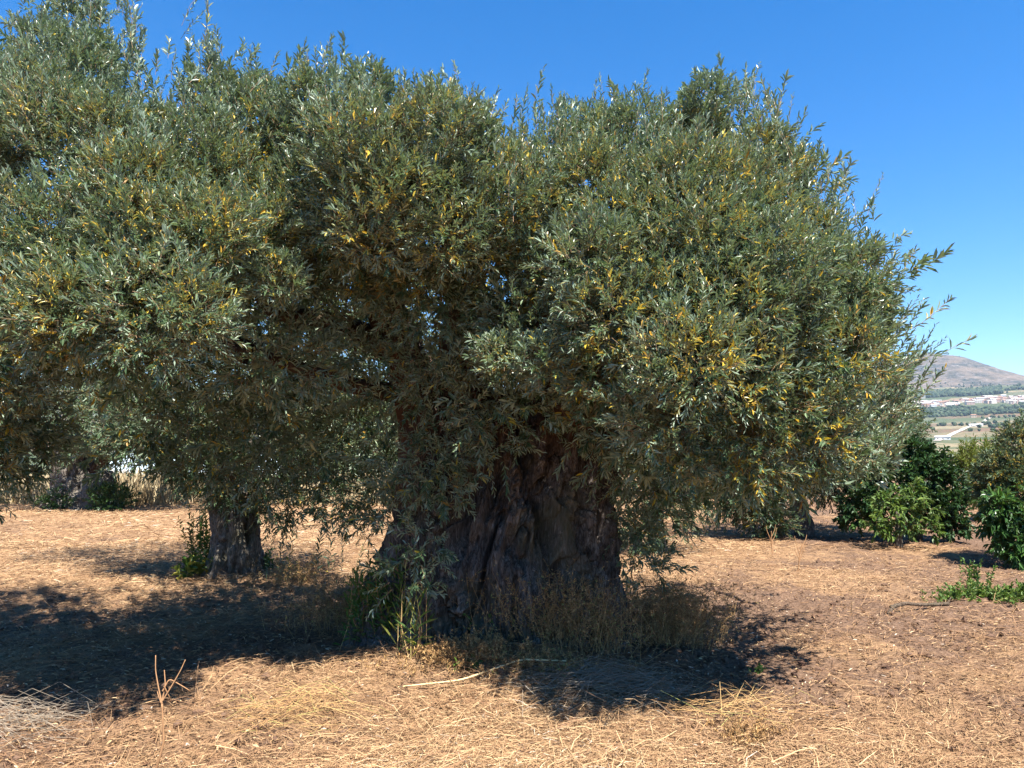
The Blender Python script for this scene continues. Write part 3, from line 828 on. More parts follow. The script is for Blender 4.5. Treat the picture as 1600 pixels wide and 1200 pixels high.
# bright sapling
b = gpt(1393, 12.2)
t7 = thing('sapling', b, 'bright green leafy sapling with drooping leaves on short dark stem', 'sapling')
small_trunk(t7, [b + [0, 0, -.05], b + [.01, 0, .25], b + [0, 0, .6]], [.06, .05, .03], 'bark_small', 14, 24, .1, 71)
bl = [(at(x, y, Y), r) for (x, y, Y, r) in ((1390, 805, 12.1, .15), (1375, 826, 12.1, .08), (1412, 792, 12.1, .13), (1436, 778, 12.1, .11), (1447, 796, 12.0, .08), (1420, 822, 12.1, .07), (1400, 778, 12.2, .12), (1455, 828, 12.0, .06), (1364, 815, 12.1, .08), (1382, 786, 12.2, .09), (1425, 765, 12.2, .08))]
crown(t7, bl, 13, 'bright_leaf', ll=.11, lw=.038, k=10, L=(.08, .2), yellow=0, updir=.15, shell=.3, droop=.55)

# right edge: olive with leafy suckers hanging at its foot
b = gpt(1610, 10.8)
t8 = thing('olive_tree', b, 'rounded olive tree cut by the right picture edge, yellowing leaves in its top', 'olive tree')
small_trunk(t8, [b + [0, 0, -.1], b + [0, 0, .8], b + [0, 0, 1.6]], [.2, .16, .1], 'bark_small', 20, 30, .15, 81)
bl = [(at(x, y, Y), r) for (x, y, Y, r) in ((1600, 715, 10.6, .36), (1568, 735, 10.6, .25), (1610, 770, 10.5, .45), (1565, 770, 10.6, .26), (1640, 720, 10.6, .5), (1602, 690, 10.7, .26), (1650, 670, 10.7, .4), (1552, 755, 10.7, .17), (1700, 700, 10.8, .6), (1680, 800, 10.8, .6))]
crown(t8, bl, 150, 'olive_far', ll=.065, lw=.018, k=14, L=(.1, .24), yellow=.16, updir=.4, shell=.45)
b = gpt(1578, 10.35)
t9 = thing('sapling', b, 'leafy sapling of drooping dark and bright leaves at the foot of the right-edge olive', 'sapling')
small_trunk(t9, [b + [0, 0, -.05], b + [.01, 0, .35], b + [0, 0, .8]], [.05, .04, .025], 'bark_small', 14, 24, .1, 91)
bl = [(at(x, y, Y), r) for (x, y, Y, r) in ((1575, 805, 10.2, .2), (1558, 818, 10.2, .12), (1595, 830, 10.1, .2), (1582, 852, 10.1, .1), (1558, 790, 10.2, .12), (1605, 790, 10.2, .2), (1592, 860, 10.0, .08), (1620, 840, 10.1, .2))]
M['mid_leaf'] = leaf_mat('mid_green_leaf', [(0, (.025, .07, .02)), (.6, (.055, .13, .03)), (1, (.13, .22, .04))], (.09, .15, .05), .6, .22, .38, .5)
crown(t9, bl, 38, 'mid_leaf', ll=.12, lw=.04, k=10, L=(.1, .24), yellow=0, updir=.1, shell=.3, droop=.6)

# yellow green shrub behind
b = gpt(1530, 16.5)
t10 = thing('shrub', b, 'feathery yellow-green shrub between the dark green tree and the right-edge olive', 'shrub')
small_trunk(t10, [b + [0, 0, -.05], b + [0, 0, .5], b + [0, 0, 1.0]], [.08, .06, .04], 'bark_small', 12, 20, .1, 95)
bl = [(at(x, y, Y), r) for (x, y, Y, r) in ((1525, 750, 16.5, .38), (1518, 728, 16.5, .22), (1540, 725, 16.6, .28), (1520, 775, 16.4, .35), (1545, 755, 16.4, .35), (1560, 730, 16.6, .35))]
crown(t10, bl, 120, 'yellow_green', ll=.1, lw=.022, k=14, L=(.25, .5), yellow=0, updir=.8, shell=.4)

# more olives of the grove further back
FAR = [(690, 31, 'distant olive glimpsed between the ancient trunk and the grey trunk'),
       (1125, 25, 'far olive of the grove, behind the shaded ground right of the ancient trunk'),
       (1330, 34, 'far olive tree of the grove, behind the olive with the narrow dark trunk'),
       (500, 24, 'back row olive over a strip of shaded ground left of the ancient trunk')]
proto = None
for k, (px, Y, lab) in enumerate(FAR):
    b = gpt(px, Y); b[2] = 0
    if proto is None:
        root = thing('olive_tree', b, lab, 'olive tree', 'olive trees in the back of the grove')
        small_trunk(root, [b + [0, 0, -.2], b + [0, 0, .4], b + [.1, 0, 1.1], b + [.15, 0, 1.8]], [.4, .3, .24, .18], 'bark_small', 24, 40, .25, 99)
        bl = []
        for _ in range(26):
            u = unit(1)[0]
            bl.append((b + np.array([0, 0, 2.6]) + u * [2.1, 2.0, 1.2], rng.uniform(.7, 1.0)))
        crown(root, bl, 75, 'olive_far', ll=.16, lw=.05, k=14, L=(.3, .7), yellow=.03, updir=.3, shell=.4)
        proto = root
    else:
        root = proto.copy(); COL.objects.link(root); root.location = b
        root.rotation_euler = (0, 0, k * 1.7)
        root['label'] = lab
        for ch in list(proto.children):
            c = ch.copy(); COL.objects.link(c); c.parent = root
            c.matrix_parent_inverse = ch.matrix_parent_inverse.copy()


# ------------------------------------------------------------------ weeds, stalks, sticks
def dry_weed(c, rx, ry, h, n, label, mat='dry_weed', name='dry_weed', cat='dry weed', lean=.35, leaf=.016, green=0.0):
    st, lf = Acc(), Acc()
    root = thing(name, c, label, cat)
    P = np.stack([c[0] + rng.normal(0, rx * .45, n), c[1] + rng.normal(0, ry * .45, n)], -1)
    z = gz(P[:, 0], P[:, 1]); P0 = np.column_stack([P, z - .01])
    out = np.column_stack([(P - c[:2]) / [rx, ry], np.zeros(n)])
    hh = h * rng.uniform(.45, 1.05, n)
    P1 = P0 + np.column_stack([np.zeros((n, 2)), hh]) + (out * .4 + np.column_stack([rng.normal(0, lean, (n, 2)), np.zeros(n)])) * hh[:, None] * .7
    stems(P0, P1, .0035, .0015, st, .08, rng.random(n) * .85)
    m = 7
    t = rng.uniform(.3, 1, (n, m)); Q = P0[:, None] + (P1 - P0)[:, None] * t[..., None]
    E = Q + rng.normal(0, 1, (n, m, 3)) * (h * .14) + [0, 0, h * .06]
    Q = Q.reshape(-1, 3); E = E.reshape(-1, 3)
    stems(Q, E, .002, .001, st, .1, rng.random(n * m) * .85)
    k = 5
    tt = rng.uniform(.3, 1, (n * m, k)); B = (Q[:, None] + (E - Q)[:, None] * tt[..., None]).reshape(-1, 3)
    N = len(B)
    leaves(B, rng.normal(0, 1, (N, 3)), rng.normal(0, 1, (N, 3)) + [0, 0, .7], rng.uniform(.6, 1.4, N) * leaf * 1.2, rng.uniform(.3, .55, N) * leaf, np.where(rng.random(N) < green, 1.0, rng.random(N) * .85), acc=lf)
    local(st.build('stems', M[mat]), root); local(lf.build('leaves', M[mat]), root)
    return root


def G(px, py):
    """ground point seen at a photo pixel"""
    u = (600 - py) / F
    Y = -CAM_Z * (cp - u * sp) / (sp + u * cp)
    for _ in range(4):
        p = at(px, py, Y); Y = Y * (CAM_Z - float(gz(p[0], p[1]))) / CAM_Z * (CAM_Z / (CAM_Z - p[2])) if p[2] < CAM_Z - .1 else Y
    p = at(px, py, Y); p[2] = float(gz(p[0], p[1]))
    return p


dry_weed(G(890, 1012), .52, .22, .50, 240, 'wide dry brown weed clump against the front of the ancient trunk', green=.12)
dry_weed(G(1055, 1010), .40, .30, .54, 230, 'reddish brown dry weed clump just right of the ancient trunk base', green=.02)
dry_weed(G(525, 985), .45, .4, .46, 110, 'dark brown dry weed clump in the shade left of the ancient trunk', green=.05)
dry_weed(G(455, 915), .4, .3, .35, 60, 'low thin dry weeds beside the foot of the grey olive trunk', green=.1)
dry_weed(G(720, 1045), .38, .18, .14, 150, 'rounded sunlit heap of dry orange-brown weed in front of the ancient trunk', lean=1.0)
dry_weed(G(820, 1058), .5, .15, .12, 110, 'low matted dry weeds at the foot of the ancient trunk, beside the sunlit heap', lean=1.2, green=.08)
dry_weed(G(1170, 1165), .16, .12, .14, 30, 'small reddish dry weed tuft in the right foreground near the shadow edge', lean=.8)


def leafy_weed(c, rx, ry, h, n, label, mat='weed_leaf', ll=.07, lw=.025, k=12, yellow=.0, lean=.4, name='weed', cat='weed', L=None, droop=.2):
    root = thing(name, c, label, cat)
    la, ta = Acc(), Acc()
    P = np.stack([c[0] + rng.normal(0, rx * .45, n), c[1] + rng.normal(0, ry * .45, n)], -1)
    P0 = np.column_stack([P, gz(P[:, 0], P[:, 1]) - .01])
    D = np.column_stack([rng.normal(0, lean, (n, 2)), np.ones(n)])
    sprays(P0, D, h * rng.uniform(.45, 1.05, n), k, ll, lw, la, ta, yellow, droop=droop, open_=1.0)
    local(la.build('leaves', M[mat]), root); local(ta.build('stems', M['dry_weed']), root)
    return root


leafy_weed(G(628, 1005), .42, .2, .74, 140, 'tall dark green leafy weeds growing against the left foot of the ancient trunk', ll=.085, lw=.022, k=18, lean=.3)
leafy_weed(G(655, 1030), .22, .1, .62, 11, 'tall thin grass stalks with narrow leaves at the left front of the trunk', ll=.14, lw=.008, k=7, yellow=.5, lean=.12, name='grass_tuft', cat='grass tuft', droop=.05)
leafy_weed(G(770, 1005), .4, .12, .32, 26, 'ivy-like low green weed on the shaded foot of the ancient trunk', ll=.05, lw=.035, k=10, lean=.5)
leafy_weed(G(735, 1068), .08, .05, .1, 8, 'little green sprout poking out of the sunlit weed heap', ll=.04, lw=.025, k=6, lean=.5)
leafy_weed(G(312, 905), .26, .2, .34, 15, 'yellowing broad-leaved weed in front of the grey olive trunk', ll=.13, lw=.075, k=6, yellow=.55, lean=.5)
leafy_weed(G(315, 893), .25, .15, .85, 30, 'upright brownish green weed stalks with small leaves left of the grey olive trunk', ll=.06, lw=.028, k=26, yellow=.35, lean=.14)
leafy_weed(G(400, 892), .22, .12, .28, 20, 'small fresh green weeds at the base of the grey olive trunk', ll=.07, lw=.035, k=8, yellow=.15)
leafy_weed(G(1530, 935), .42, .22, .21, 130, 'low bright green creeping plant on bare soil at the right', 'bright_leaf', ll=.042, lw=.03, k=12, lean=1.2, name='creeping_plant', cat='plant')
leafy_weed(G(1525, 920), .16, .12, .34, 14, 'upright green shoots rising from the creeping plant at the right', 'weed_leaf', ll=.04, lw=.026, k=18, lean=.25, name='creeping_plant', cat='plant')
leafy_weed(G(1598, 938), .2, .18, .23, 60, 'low bright green plant at the right edge, next to the creeping plant', 'bright_leaf', ll=.042, lw=.03, k=12, lean=.9, name='creeping_plant', cat='plant')
leafy_weed(G(1182, 1052), .06, .05, .06, 8, 'tiny green seedling tuft on the soil right of the shade', ll=.03, lw=.02, k=6, lean=.6)


def stalk(name, base, pts_px, Y, rad, label, branches=(), mat='twig', cat='dry stalk'):
    root = thing(name, base, label, cat)
    P = [base] + [at(x, y, Y) for x, y in pts_px]
    a = Acc(); tube_mesh(a, P, np.linspace(rad, rad * .55, len(P)), 7, 24, .08, (30, 30, 10), 5)
    local(a.build('stem', M[mat], smooth=True), root)
    for br in branches:
        a = Acc(); tube_mesh(a, [at(x, y, Y) + [0, .015 * k, 0] for k, (x, y) in enumerate(br)], np.linspace(rad * .6, rad * .3, len(br)), 6, 14, .05, (30, 30, 10), 6)
        local(a.build('branch', M[mat], smooth=True), root)


M['stalk'] = plain_mat('reddish_dry_stalk', (.30, .165, .08), .8, .25, 9)
g = gpt(258, 3.55)
stalk('dry_stalk', g, ((256, 1160), (253, 1100)), 3.55, .0065, 'thin forked reddish dry stalk standing alone in the left foreground',
      [((253, 1100), (245, 1075), (238, 1050), (236, 1028)), ((253, 1098), (256, 1070), (252, 1050)), ((254, 1095), (268, 1070), (278, 1050), (283, 1035)), ((254, 1080), (262, 1062), (275, 1072), (290, 1084)), ((252, 1098), (244, 1085), (241, 1080)), ((256, 1072), (262, 1090), (262, 1100))], 'stalk')
stalk('dry_stalk', G(1207, 868), ((1206, 850), (1205, 830)), G(1207, 868)[1], .009, 'slender pinkish dry stalk with upright twigs, left of a taller one on the sunlit soil',
      [((1205, 845), (1199, 830), (1198, 822)), ((1205, 840), (1211, 828), (1213, 820)), ((1206, 855), (1201, 835)), ((1206, 848), (1212, 836), (1215, 825))], 'stalk')
stalk('dry_stalk', G(1247, 893), ((1249, 870), (1253, 850)), G(1247, 893)[1], .009, 'pinkish dry stalk with thin spread twigs, the nearer of two on the sunlit soil',
      [((1250, 868), (1244, 848), (1243, 838)), ((1252, 858), (1260, 842), (1262, 836)), ((1249, 878), (1256, 858), (1262, 848)), ((1249, 875), (1242, 858))], 'stalk')
stalk('dry_stalk', G(1330, 962), ((1331, 945), (1330, 938)), G(1330, 962)[1], .006, 'very small bare dry stalk beside the shadow on the right', [((1330, 948), (1334, 940))], 'twig')

# fallen stick
g0, g1 = G(1392, 957), G(1482, 950)
stick = thing('fallen_branch', g0, 'bare broken branch lying on the soil at the right, below the creeping plant', 'branch')
a = Acc(); tube_mesh(a, [g0 + [0, 0, .05], g0 * .75 + g1 * .25 + [0, 0, .075], g0 * .45 + g1 * .55 + [0, 0, .05], g1 + [0, 0, .04]], [.021, .017, .014, .018], 12, 40, .2, (14, 14, 14), 8)
local(a.build('stem', M['stick'], smooth=True), stick)
a = Acc(); tube_mesh(a, [g0 + [.03, 0, .06], g0 + [-.02, -.04, .03], g0 + [-.06, -.06, .0]], [.02, .017, .014], 9, 14, .2, (14, 14, 14), 9)
local(a.build('branch', M['stick'], smooth=True), stick)
a = Acc(); tube_mesh(a, [g1 + [-.01, 0, .04], g1 + [.05, .03, .10]], [.009, .005], 6, 8, .1, (14, 14, 14), 9)
local(a.build('branch', M['stick'], smooth=True), stick)


def brush(c, rx, ry, h, n, label, mat='twig_grey', wid=.0032):
    """tangle of cut stems"""
    acc = Acc(); root = tag(thing('brush_pile', c, label, 'brush pile'))
    an = rng.normal(.15, .75, n); ln = rng.uniform(.12, .55, n)
    P = np.column_stack([c[0] + rng.normal(0, rx * .5, n), c[1] + rng.normal(0, ry * .5, n), np.zeros(n)])
    fall = np.exp(-((P[:, 0] - c[0]) / rx) ** 2 - ((P[:, 1] - c[1]) / ry) ** 2)
    d = np.column_stack([np.cos(an), np.sin(an) * .7, rng.normal(0, .18, n)]) * ln[:, None] / 2
    P[:, 2] = gz(P[:, 0], P[:, 1]) + .02 + rng.random(n) * h * fall
    stems(P - d, P + d, wid, wid * .5, acc, .1, rng.random(n), down=np.column_stack([np.zeros((n, 2)), .12 * ln * rng.random(n)]))
    local(acc.build('stems', M[mat]), root)
    return root


brush(G(960, 1085), .50, .3, .13, 330, 'tangled pile of cut pale grey stems right in front of the ancient trunk')
brush(G(30, 1140), .32, .28, .12, 150, 'tangled grey cut brush in the lower left corner')
brush(G(470, 1120), .4, .25, .1, 160, 'thin tangle of dry stems at the shadow edge in the left foreground', 'dry_weed', .003)
brush(G(1140, 1120), .5, .3, .08, 140, 'scattered dry stems on the shaded soil in the right foreground', 'dry_weed', .003)
# long pale stalk lying across the straw
p0, p1, p2, p3 = G(622, 1083), G(720, 1082), G(815, 1068), G(885, 1058)
a = Acc(); tube_mesh(a, [p0 + [0, 0, .03], p1 + [0, 0, .05], p2 + [0, 0, .07], p3 + [0, 0, .10]], [.004, .006, .006, .004], 6, 30, .05, (20, 20, 20), 3)
M['pale_stalk'] = plain_mat('pale_straw_stalk', (.62, .47, .24), .7, .15, 9)
o = a.build('straw_stalk', M['pale_stalk'], smooth=True)
tag(o, 'long pale yellow stalk lying across the straw in front of the weed heap', 'stalk')


# ------------------------------------------------------------------ ground litter
def litter():
    acc = Acc()
    def scatter(n, y0, y1, ln, wd, thr, pw, lift, half=.78):
        y = y0 * (y1 / y0) ** (rng.random(n) ** .9); x = rng.uniform(-half, half, n) * (y + .4)
        cv = straw_cover(x, y); k = rng.random(n) < np.clip((cv - thr) / (1 - thr), .03, 1) ** pw
        x, y, cv = x[k], y[k], cv[k]; n = len(x)
        inside = ((x - TX + .1) / 1.0) ** 2 + ((y - TY) / .85) ** 2 < 1
        an = rng.normal(.25, 1.0, n) + 1.2 * fbm(xy0(x, y, .9), 2, 14); L = rng.uniform(ln[0], ln[1], n) * rng.uniform(.5, 1, n)
        tilt = np.abs(rng.normal(0, .10, n)) + (rng.random(n) < .05) * rng.uniform(0, .8, n)
        d = np.column_stack([np.cos(an), np.sin(an), np.sin(tilt) * np.sign(rng.normal(size=n))]) * L[:, None] * .5
        P = np.column_stack([x, y, gz(x, y) + .012 + rng.random(n) * lift * cv + np.abs(d[:, 2])])
        t = np.clip(.15 + .55 * cv * rng.random(n) + .4 * rng.random(n) ** 2, 0, 1)
        keep = ~inside
        arch = np.column_stack([rng.normal(0, .06, (n, 2)) * L[:, None], np.abs(rng.normal(0, .07, n)) * L])
        ribbons((P - d)[keep], (P + d)[keep], (rng.uniform(wd[0], wd[1], n) * (1 + .04 * np.maximum(0, y - 6)))[keep], acc, t[keep], arch[keep])
    scatter(190000, 2.4, 6.5, (.03, .17), (.0013, .0034), .15, 1.3, .045)
    scatter(9000, 2.4, 7.5, (.15, .42), (.002, .0045), .15, 1.0, .06)
    scatter(130000, 6.0, 13, (.05, .2), (.0022, .0045), .18, 1.2, .035)
    scatter(90000, 12, 26, (.08, .25), (.004, .007), .2, 1.1, .04, .8)
    o = acc.build('straw_litter', M['straw'])
    tag(o, kind='stuff')
    # fallen olive leaves and bits of chaff
    acc = Acc(); n = 26000
    y = 2.5 * (11 / 2.5) ** rng.random(n); x = rng.uniform(-.78, .78, n) * (y + .4)
    P = np.column_stack([x, y, gz(x, y) + .014 + .02 * rng.random(n)])
    an = rng.uniform(0, 6.28, n)
    leaves(P, np.column_stack([np.cos(an), np.sin(an), rng.normal(0, .2, n)]), np.column_stack([rng.normal(0, .35, (n, 2)), np.ones(n)]), rng.uniform(.02, .055, n), rng.uniform(.006, .013, n), np.clip(rng.random(n) ** 1.3, 0, 1), acc=acc)
    tag(acc.build('fallen_leaves', M['straw']), kind='stuff')
    # clods and stones
    acc = Acc(); n = 9000
    y = 2.6 * (17 / 2.6) ** rng.random(n); x = rng.uniform(-.78, .78, n) * (y + .4)
    cv = straw_cover(x, y); k = rng.random(n) < np.clip(1.05 - cv, .05, 1) ** 1.4
    x, y = x[k], y[k]; n = len(x)
    ico = np.array([(0, 0, 1), (.89, 0, .45), (.28, .85, .45), (-.72, .53, .45), (-.72, -.53, .45), (.28, -.85, .45), (.72, .53, -.45), (-.28, .85, -.45), (-.89, 0, -.45), (-.28, -.85, -.45), (.72, -.53, -.45), (0, 0, -1)])
    fc = np.array([(0, 1, 2), (0, 2, 3), (0, 3, 4), (0, 4, 5), (0, 5, 1), (1, 6, 2), (2, 7, 3), (3, 8, 4), (4, 9, 5), (5, 10, 1), (6, 7, 2), (7, 8, 3), (8, 9, 4), (9, 10, 5), (10, 6, 1), (11, 7, 6), (11, 8, 7), (11, 9, 8), (11, 10, 9), (11, 6, 10)])
    s = .007 + .027 * rng.random(n) ** 3
    V = ico[None] * (1 + rng.normal(0, .22, (n, 12, 1))) * s[:, None, None] * rng.uniform(.6, 1.3, (n, 1, 3))
    V = V + np.column_stack([x, y, gz(x, y) + s * .35])[:, None]
    q = (np.arange(n)[:, None, None] * 12 + fc[None]).reshape(-1)
    acc.add(V.reshape(-1, 3), q, np.full(n * 20, 3), np.repeat(np.where((rng.random(n) < .07) & (s < .016), .65 + .3 * rng.random(n), .55 * rng.random(n)), 20))
    M['clod'] = tint_mat('soil_clods', [(0, (.075, .042, .03)), (.55, (.16, .10, .066)), (.75, (.32, .24, .17)), (1, (.5, .42, .34))], .95, .1)
    tag(acc.build('soil_clods', M['clod'], smooth=False), kind='stuff')


litter()

# tall dry grass along the back of the field, left
acc = Acc(); n = 26000
x = rng.uniform(-21, -3.2, n); y = 21.2 + .12 * x * 0 + rng.random(n) ** 1.3 * 9 + .8 * fbm(xy0(x, x * 0, .5), 2, 3)
hh = rng.uniform(.38, .85, n) * (.9 + .35 * fbm(xy0(x, y, .4), 2, 6))
P0 = np.column_stack([x, y, gz(x, y) - .03]); P1 = P0 + np.column_stack([rng.normal(.08, .16, n), rng.normal(0, .16, n), hh])
ribbons(P0, P1, rng.uniform(.012, .03, n), acc, rng.random(n), np.zeros((n, 3)))
tag(acc.build('tall_dry_grass', M['dry_grass']), kind='stuff')

# pale low tunnel of sheeting beyond the grass
b = np.array([-13.8, 32, -.1])
pt = thing('polytunnel', b, 'pale blue-white sheeted tunnel beyond the tall dry grass, glimpsed under the left branches', 'polytunnel')
acc = Acc(); na = 18
th = np.linspace(0, math.pi, na); xs = np.linspace(-3.0, 4.2, 30)
V = np.array([[xx, -1.3 * math.cos(a) * (1 + .02 * math.sin(xx * 9)), 1.75 * math.sin(a) * (1 + .015 * math.sin(xx * 6.3))] for xx in xs for a in th]) + b
i = np.arange(29)[:, None] * na + np.arange(na - 1)[None]
acc.add(V, np.stack([i, i + na, i + na + 1, i + 1], -1).reshape(-1), np.full(29 * (na - 1), 4))
M['sheet'] = plain_mat('pale_blue_sheeting', (.55, .68, .74), .45, .12, 1.2)
local(acc.build('sheeting', M['sheet'], smooth=True), pt)
M['hoop'] = plain_mat('grey_metal_hoop', (.35, .36, .36), .5, .1)
for xx in np.linspace(-3, 4.2, 7):
    a = Acc(); tube_mesh(a, [b + [xx, -1.33 * math.cos(t), 1.79 * math.sin(t)] for t in th], np.full(na, .03), 6, 24, .01, seed=2)
    local(a.build('hoop', M['hoop'], smooth=True), pt)

# ------------------------------------------------------------------ far valley: town, woods, road
def tz(x, y): return terrain_h(np.atleast_1d(np.asarray(x, float)), np.atleast_1d(np.asarray(y, float)))


def wood(name, pts, label):
    """tree covered slope: pts (x,y,h)"""
    acc = Acc(); pts = np.asarray(pts)
    ico = np.array([(0, 0, 1), (.89, 0, .45), (.28, .85, .45), (-.72, .53, .45), (-.72, -.53, .45), (.28, -.85, .45), (.72, .53, -.45), (-.28, .85, -.45), (-.89, 0, -.45), (-.28, -.85, -.45), (.72, -.53, -.45), (0, 0, -1)])
    fc = np.array([(0, 1, 2), (0, 2, 3), (0, 3, 4), (0, 4, 5), (0, 5, 1), (1, 6, 2), (2, 7, 3), (3, 8, 4), (4, 9, 5), (5, 10, 1), (6, 7, 2), (7, 8, 3), (8, 9, 4), (9, 10, 5), (10, 6, 1), (11, 7, 6), (11, 8, 7), (11, 9, 8), (11, 10, 9), (11, 6, 10)])
    n = len(pts)
    V = ico[None] * (1 + rng.normal(0, .2, (n, 12, 1))) * (pts[:, 2:3, None] * [[[.6, .6, .55]]])
    V = V + np.column_stack([pts[:, 0], pts[:, 1], tz(pts[:, 0], pts[:, 1]) + pts[:, 2] * .45])[:, None]
    acc.add(V.reshape(-1, 3), (np.arange(n)[:, None, None] * 12 + fc[None]).reshape(-1), np.full(n * 20, 3), np.repeat(rng.random(n), 20))
    o = acc.build(name, M['wood'])
    tag(o, label, 'wood', kind='stuff')


M['wood'] = tint_mat('pine_wood', [(0, (.020, .036, .022)), (.7, (.04, .06, .034)), (1, (.075, .09, .045))], .9, .1)


def scatter_px(px0, px1, Y0, Y1, n, hmin, hmax, thr=-.2, seed=1, sc=.006):
    Y = rng.uniform(Y0, Y1, n); x = rng.uniform(px0, px1, n); x = (x - 800) / F * Y
    k = fbm(xy0(x, Y, sc), 3, seed) > thr
    return np.column_stack([x, Y, rng.uniform(hmin, hmax, n)])[k]


HILL = lambda py, px: None
wood('pine_wood', np.concatenate([scatter_px(1430, 1492, 2900, 3150, 500, 12, 20, -.6, 2), scatter_px(1496, 1565, 2850, 3150, 600, 12, 20, -.6, 3), scatter_px(1560, 1660, 2900, 3200, 260, 8, 14, .0, 4)]), 'dark blue-green pine woods on the slope above the distant town')
wood('tree_belt', np.concatenate([scatter_px(1400, 1640, 2050, 2330, 900, 7, 13, -.05, 12), scatter_px(1380, 1640, 1100, 1900, 420, 5, 9, .18, 15)]), 'belts of dark trees among the fields below the distant town')
wood('hill_scrub', scatter_px(1380, 1720, 3300, 4600, 700, 4, 9, .1, 19), 'scrub and scattered trees on the rocky mountain')

WALLS = [plain_mat('pale_render', (.50, .45, .39), .8, .08), plain_mat('cream_render', (.46, .37, .27), .8, .08), plain_mat('white_render', (.62, .60, .57), .8, .05), plain_mat('pink_render', (.52, .36, .29), .8, .08)]
ROOF = plain_mat('terracotta_roof', (.26, .15, .105), .85, .2)
GREYROOF = plain_mat('pale_grey_roof', (.5, .47, .44), .85, .1)


def house_mesh(w, d, h, rh, wall, roof):
    v = [(-w, -d, -4), (w, -d, -4), (w, d, -4), (-w, d, -4), (-w, -d, h), (w, -d, h), (w, d, h), (-w, d, h), (-w, 0, h + rh), (w, 0, h + rh)]
    e = .5
    v += [(-w - e, -d - e, h - .25), (w + e, -d - e, h - .25), (w + e, 0, h + rh + .25), (-w - e, 0, h + rh + .25), (w + e, d + e, h - .25), (-w - e, d + e, h - .25)]
    faces = [(0, 1, 5, 4), (1, 2, 6, 9, 5), (2, 3, 7, 6), (3, 0, 4, 8, 7), (10, 11, 12, 13), (13, 12, 14, 15)]
    mi = [0, 0, 0, 0, 1, 1]
    # window recesses as dark panes set proud of the front wall
    for st in range(max(1, int(h // 3))):
        for k in range(3):
            cx = -w + (k + .5) * 2 * w / 3; z0 = 1 + st * 3
            b = len(v); v += [(cx - .55, -d - .06, z0), (cx + .55, -d - .06, z0), (cx + .55, -d - .06, z0 + 1.4), (cx - .55, -d - .06, z0 + 1.4)]
            faces.append((b, b + 1, b + 2, b + 3)); mi.append(2)
    me = bpy.data.meshes.new('house'); me.from_pydata(v, [], faces)
    for m in (wall, roof, PANE): me.materials.append(m)
    me.polygons.foreach_set('material_index', mi)
    return me


PANE = plain_mat('dark_window', (.05, .055, .06), .3, .1)
protos = []
for k in range(8):
    protos.append(house_mesh(rng.uniform(6, 11), rng.uniform(5, 7), rng.choice([3.5, 6.3, 6.5, 9.2]), rng.uniform(1.0, 2.0), WALLS[k % 4], ROOF if k % 3 else GREYROOF))
n_h = 0
for k in range(230):
    px = rng.uniform(1425, 1605); Y = rng.uniform(2380, 2640) + 40 * math.sin(px * .05)
    x = (px - 800) / F * Y
    if fbm(xy0(np.array([x]), np.array([Y]), .012), 2, 44)[0] < -.22: continue
    o = bpy.data.objects.new('house', protos[int(rng.integers(8))]); COL.objects.link(o)
    o.location = (x, Y, float(tz(x, Y)[0])); o.rotation_euler = (0, 0, rng.choice([-.5, -.6, .3, 1.0, -.4]) + rng.normal(0, .12))
    tag(o, 'small pale house in the distant town spread below the mountain', 'house', 'houses of the distant town'); n_h += 1
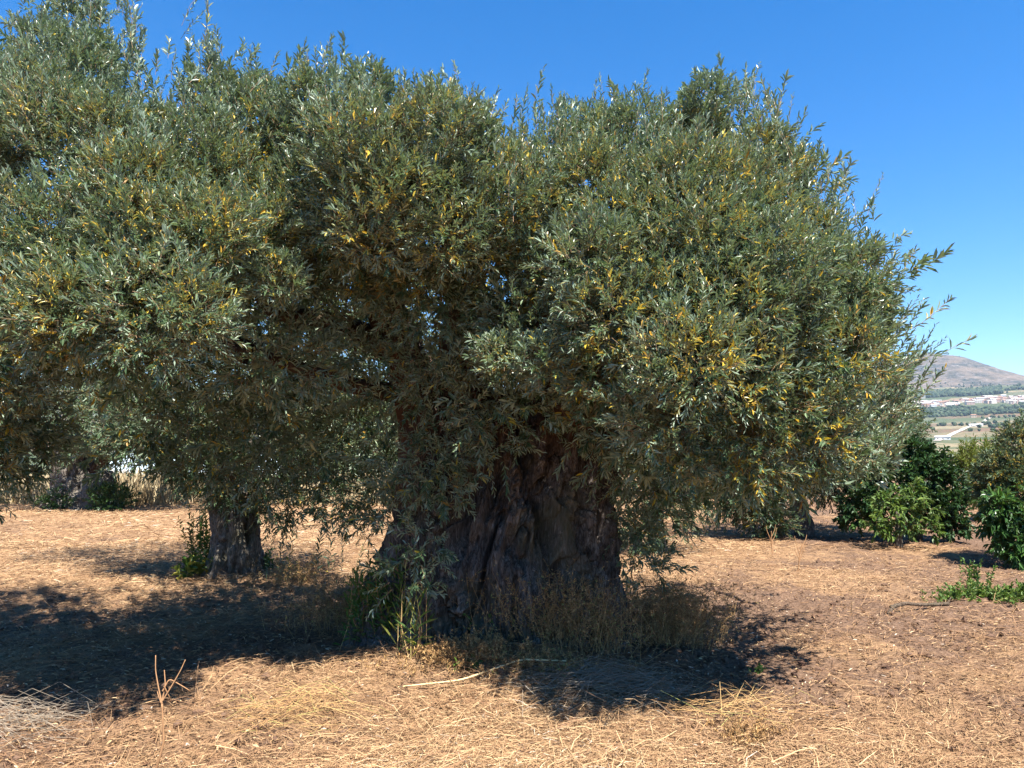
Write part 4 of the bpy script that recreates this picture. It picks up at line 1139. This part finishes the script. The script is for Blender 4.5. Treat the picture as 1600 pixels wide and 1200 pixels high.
for (px, py_Y, w, lab, mt) in ((1471, 1000, (9, 5, 4, 1.2), 'long low white farm building at the lower end of the distant pale road', 2),
                               (1524, 1480, (12, 6, 4, 1.0), 'white farm shed beside the distant road halfway up the valley', 2),
                               (1521, 1950, (6, 5, 7, 1.8), 'cream farmhouse among trees just below the distant town', 1),
                               (1444, 2900, (7, 5, 8, 1.0), 'lone white house at the left edge of the pine wood, above the distant town', 2)):
    Y = py_Y; x = (px - 800) / F * Y
    o = bpy.data.objects.new('farm_building', house_mesh(*w, WALLS[mt], GREYROOF if mt == 2 else ROOF)); COL.objects.link(o)
    o.location = (x, Y, float(tz(x, Y)[0])); o.rotation_euler = (0, 0, -.45)
    tag(o, lab, 'building')
# pale road climbing the valley
rp = [(1462, 960), (1476, 1080), (1494, 1260), (1512, 1420), (1528, 1560), (1536, 1700), (1540, 1820), (1552, 1950)]
rx = np.array([(p - 800) / F * Y for p, Y in rp]); ry = np.array([float(Y) for p, Y in rp])
uu = np.linspace(0, 1, 120); s = np.linspace(0, 1, len(rp))
cx, cy = np.interp(uu, s, rx), np.interp(uu, s, ry)
for _ in range(8):
    cx[1:-1] = (cx[:-2] + cx[1:-1] * 2 + cx[2:]) / 4; cy[1:-1] = (cy[:-2] + cy[1:-1] * 2 + cy[2:]) / 4
tx, ty = np.gradient(cx), np.gradient(cy); l = np.hypot(tx, ty); nx, ny = -ty / l, tx / l
V = []
for sgn in (-4.5, 4.5):
    V.append(np.column_stack([cx + nx * sgn, cy + ny * sgn, tz(cx + nx * sgn, cy + ny * sgn) + .9]))
V = np.stack(V, 1).reshape(-1, 3); i = np.arange(119) * 2
M['road'] = plain_mat('pale_gravel_road', (.36, .32, .27), .9, .1, .05)
tag(mesh_from('road', V, np.stack([i, i + 1, i + 3, i + 2], -1).reshape(-1), np.full(119, 4), M['road'], smooth=True), kind='structure')
print('houses', n_h)

# ------------------------------------------------------------------ air
m, nt, out = new_mat('air')
pv = nt.nodes.new('ShaderNodeVolumePrincipled')
pv.inputs['Color'].default_value = (.58, .76, 1.0, 1)
pv.inputs['Density'].default_value = 0.5e-4
nt.links.new(pv.outputs[0], out.inputs['Volume'])
hv = np.array([(x, y, z) for x in (-8200, 8200) for y in (-8200, 8200) for z in (-30, 800)], float)
hf = [(0, 1, 3, 2), (4, 6, 7, 5), (0, 4, 5, 1), (2, 3, 7, 6), (0, 2, 6, 4), (1, 5, 7, 3)]
tag(mesh_from('haze', hv, np.array(hf).ravel(), np.full(6, 4), m), kind='stuff')
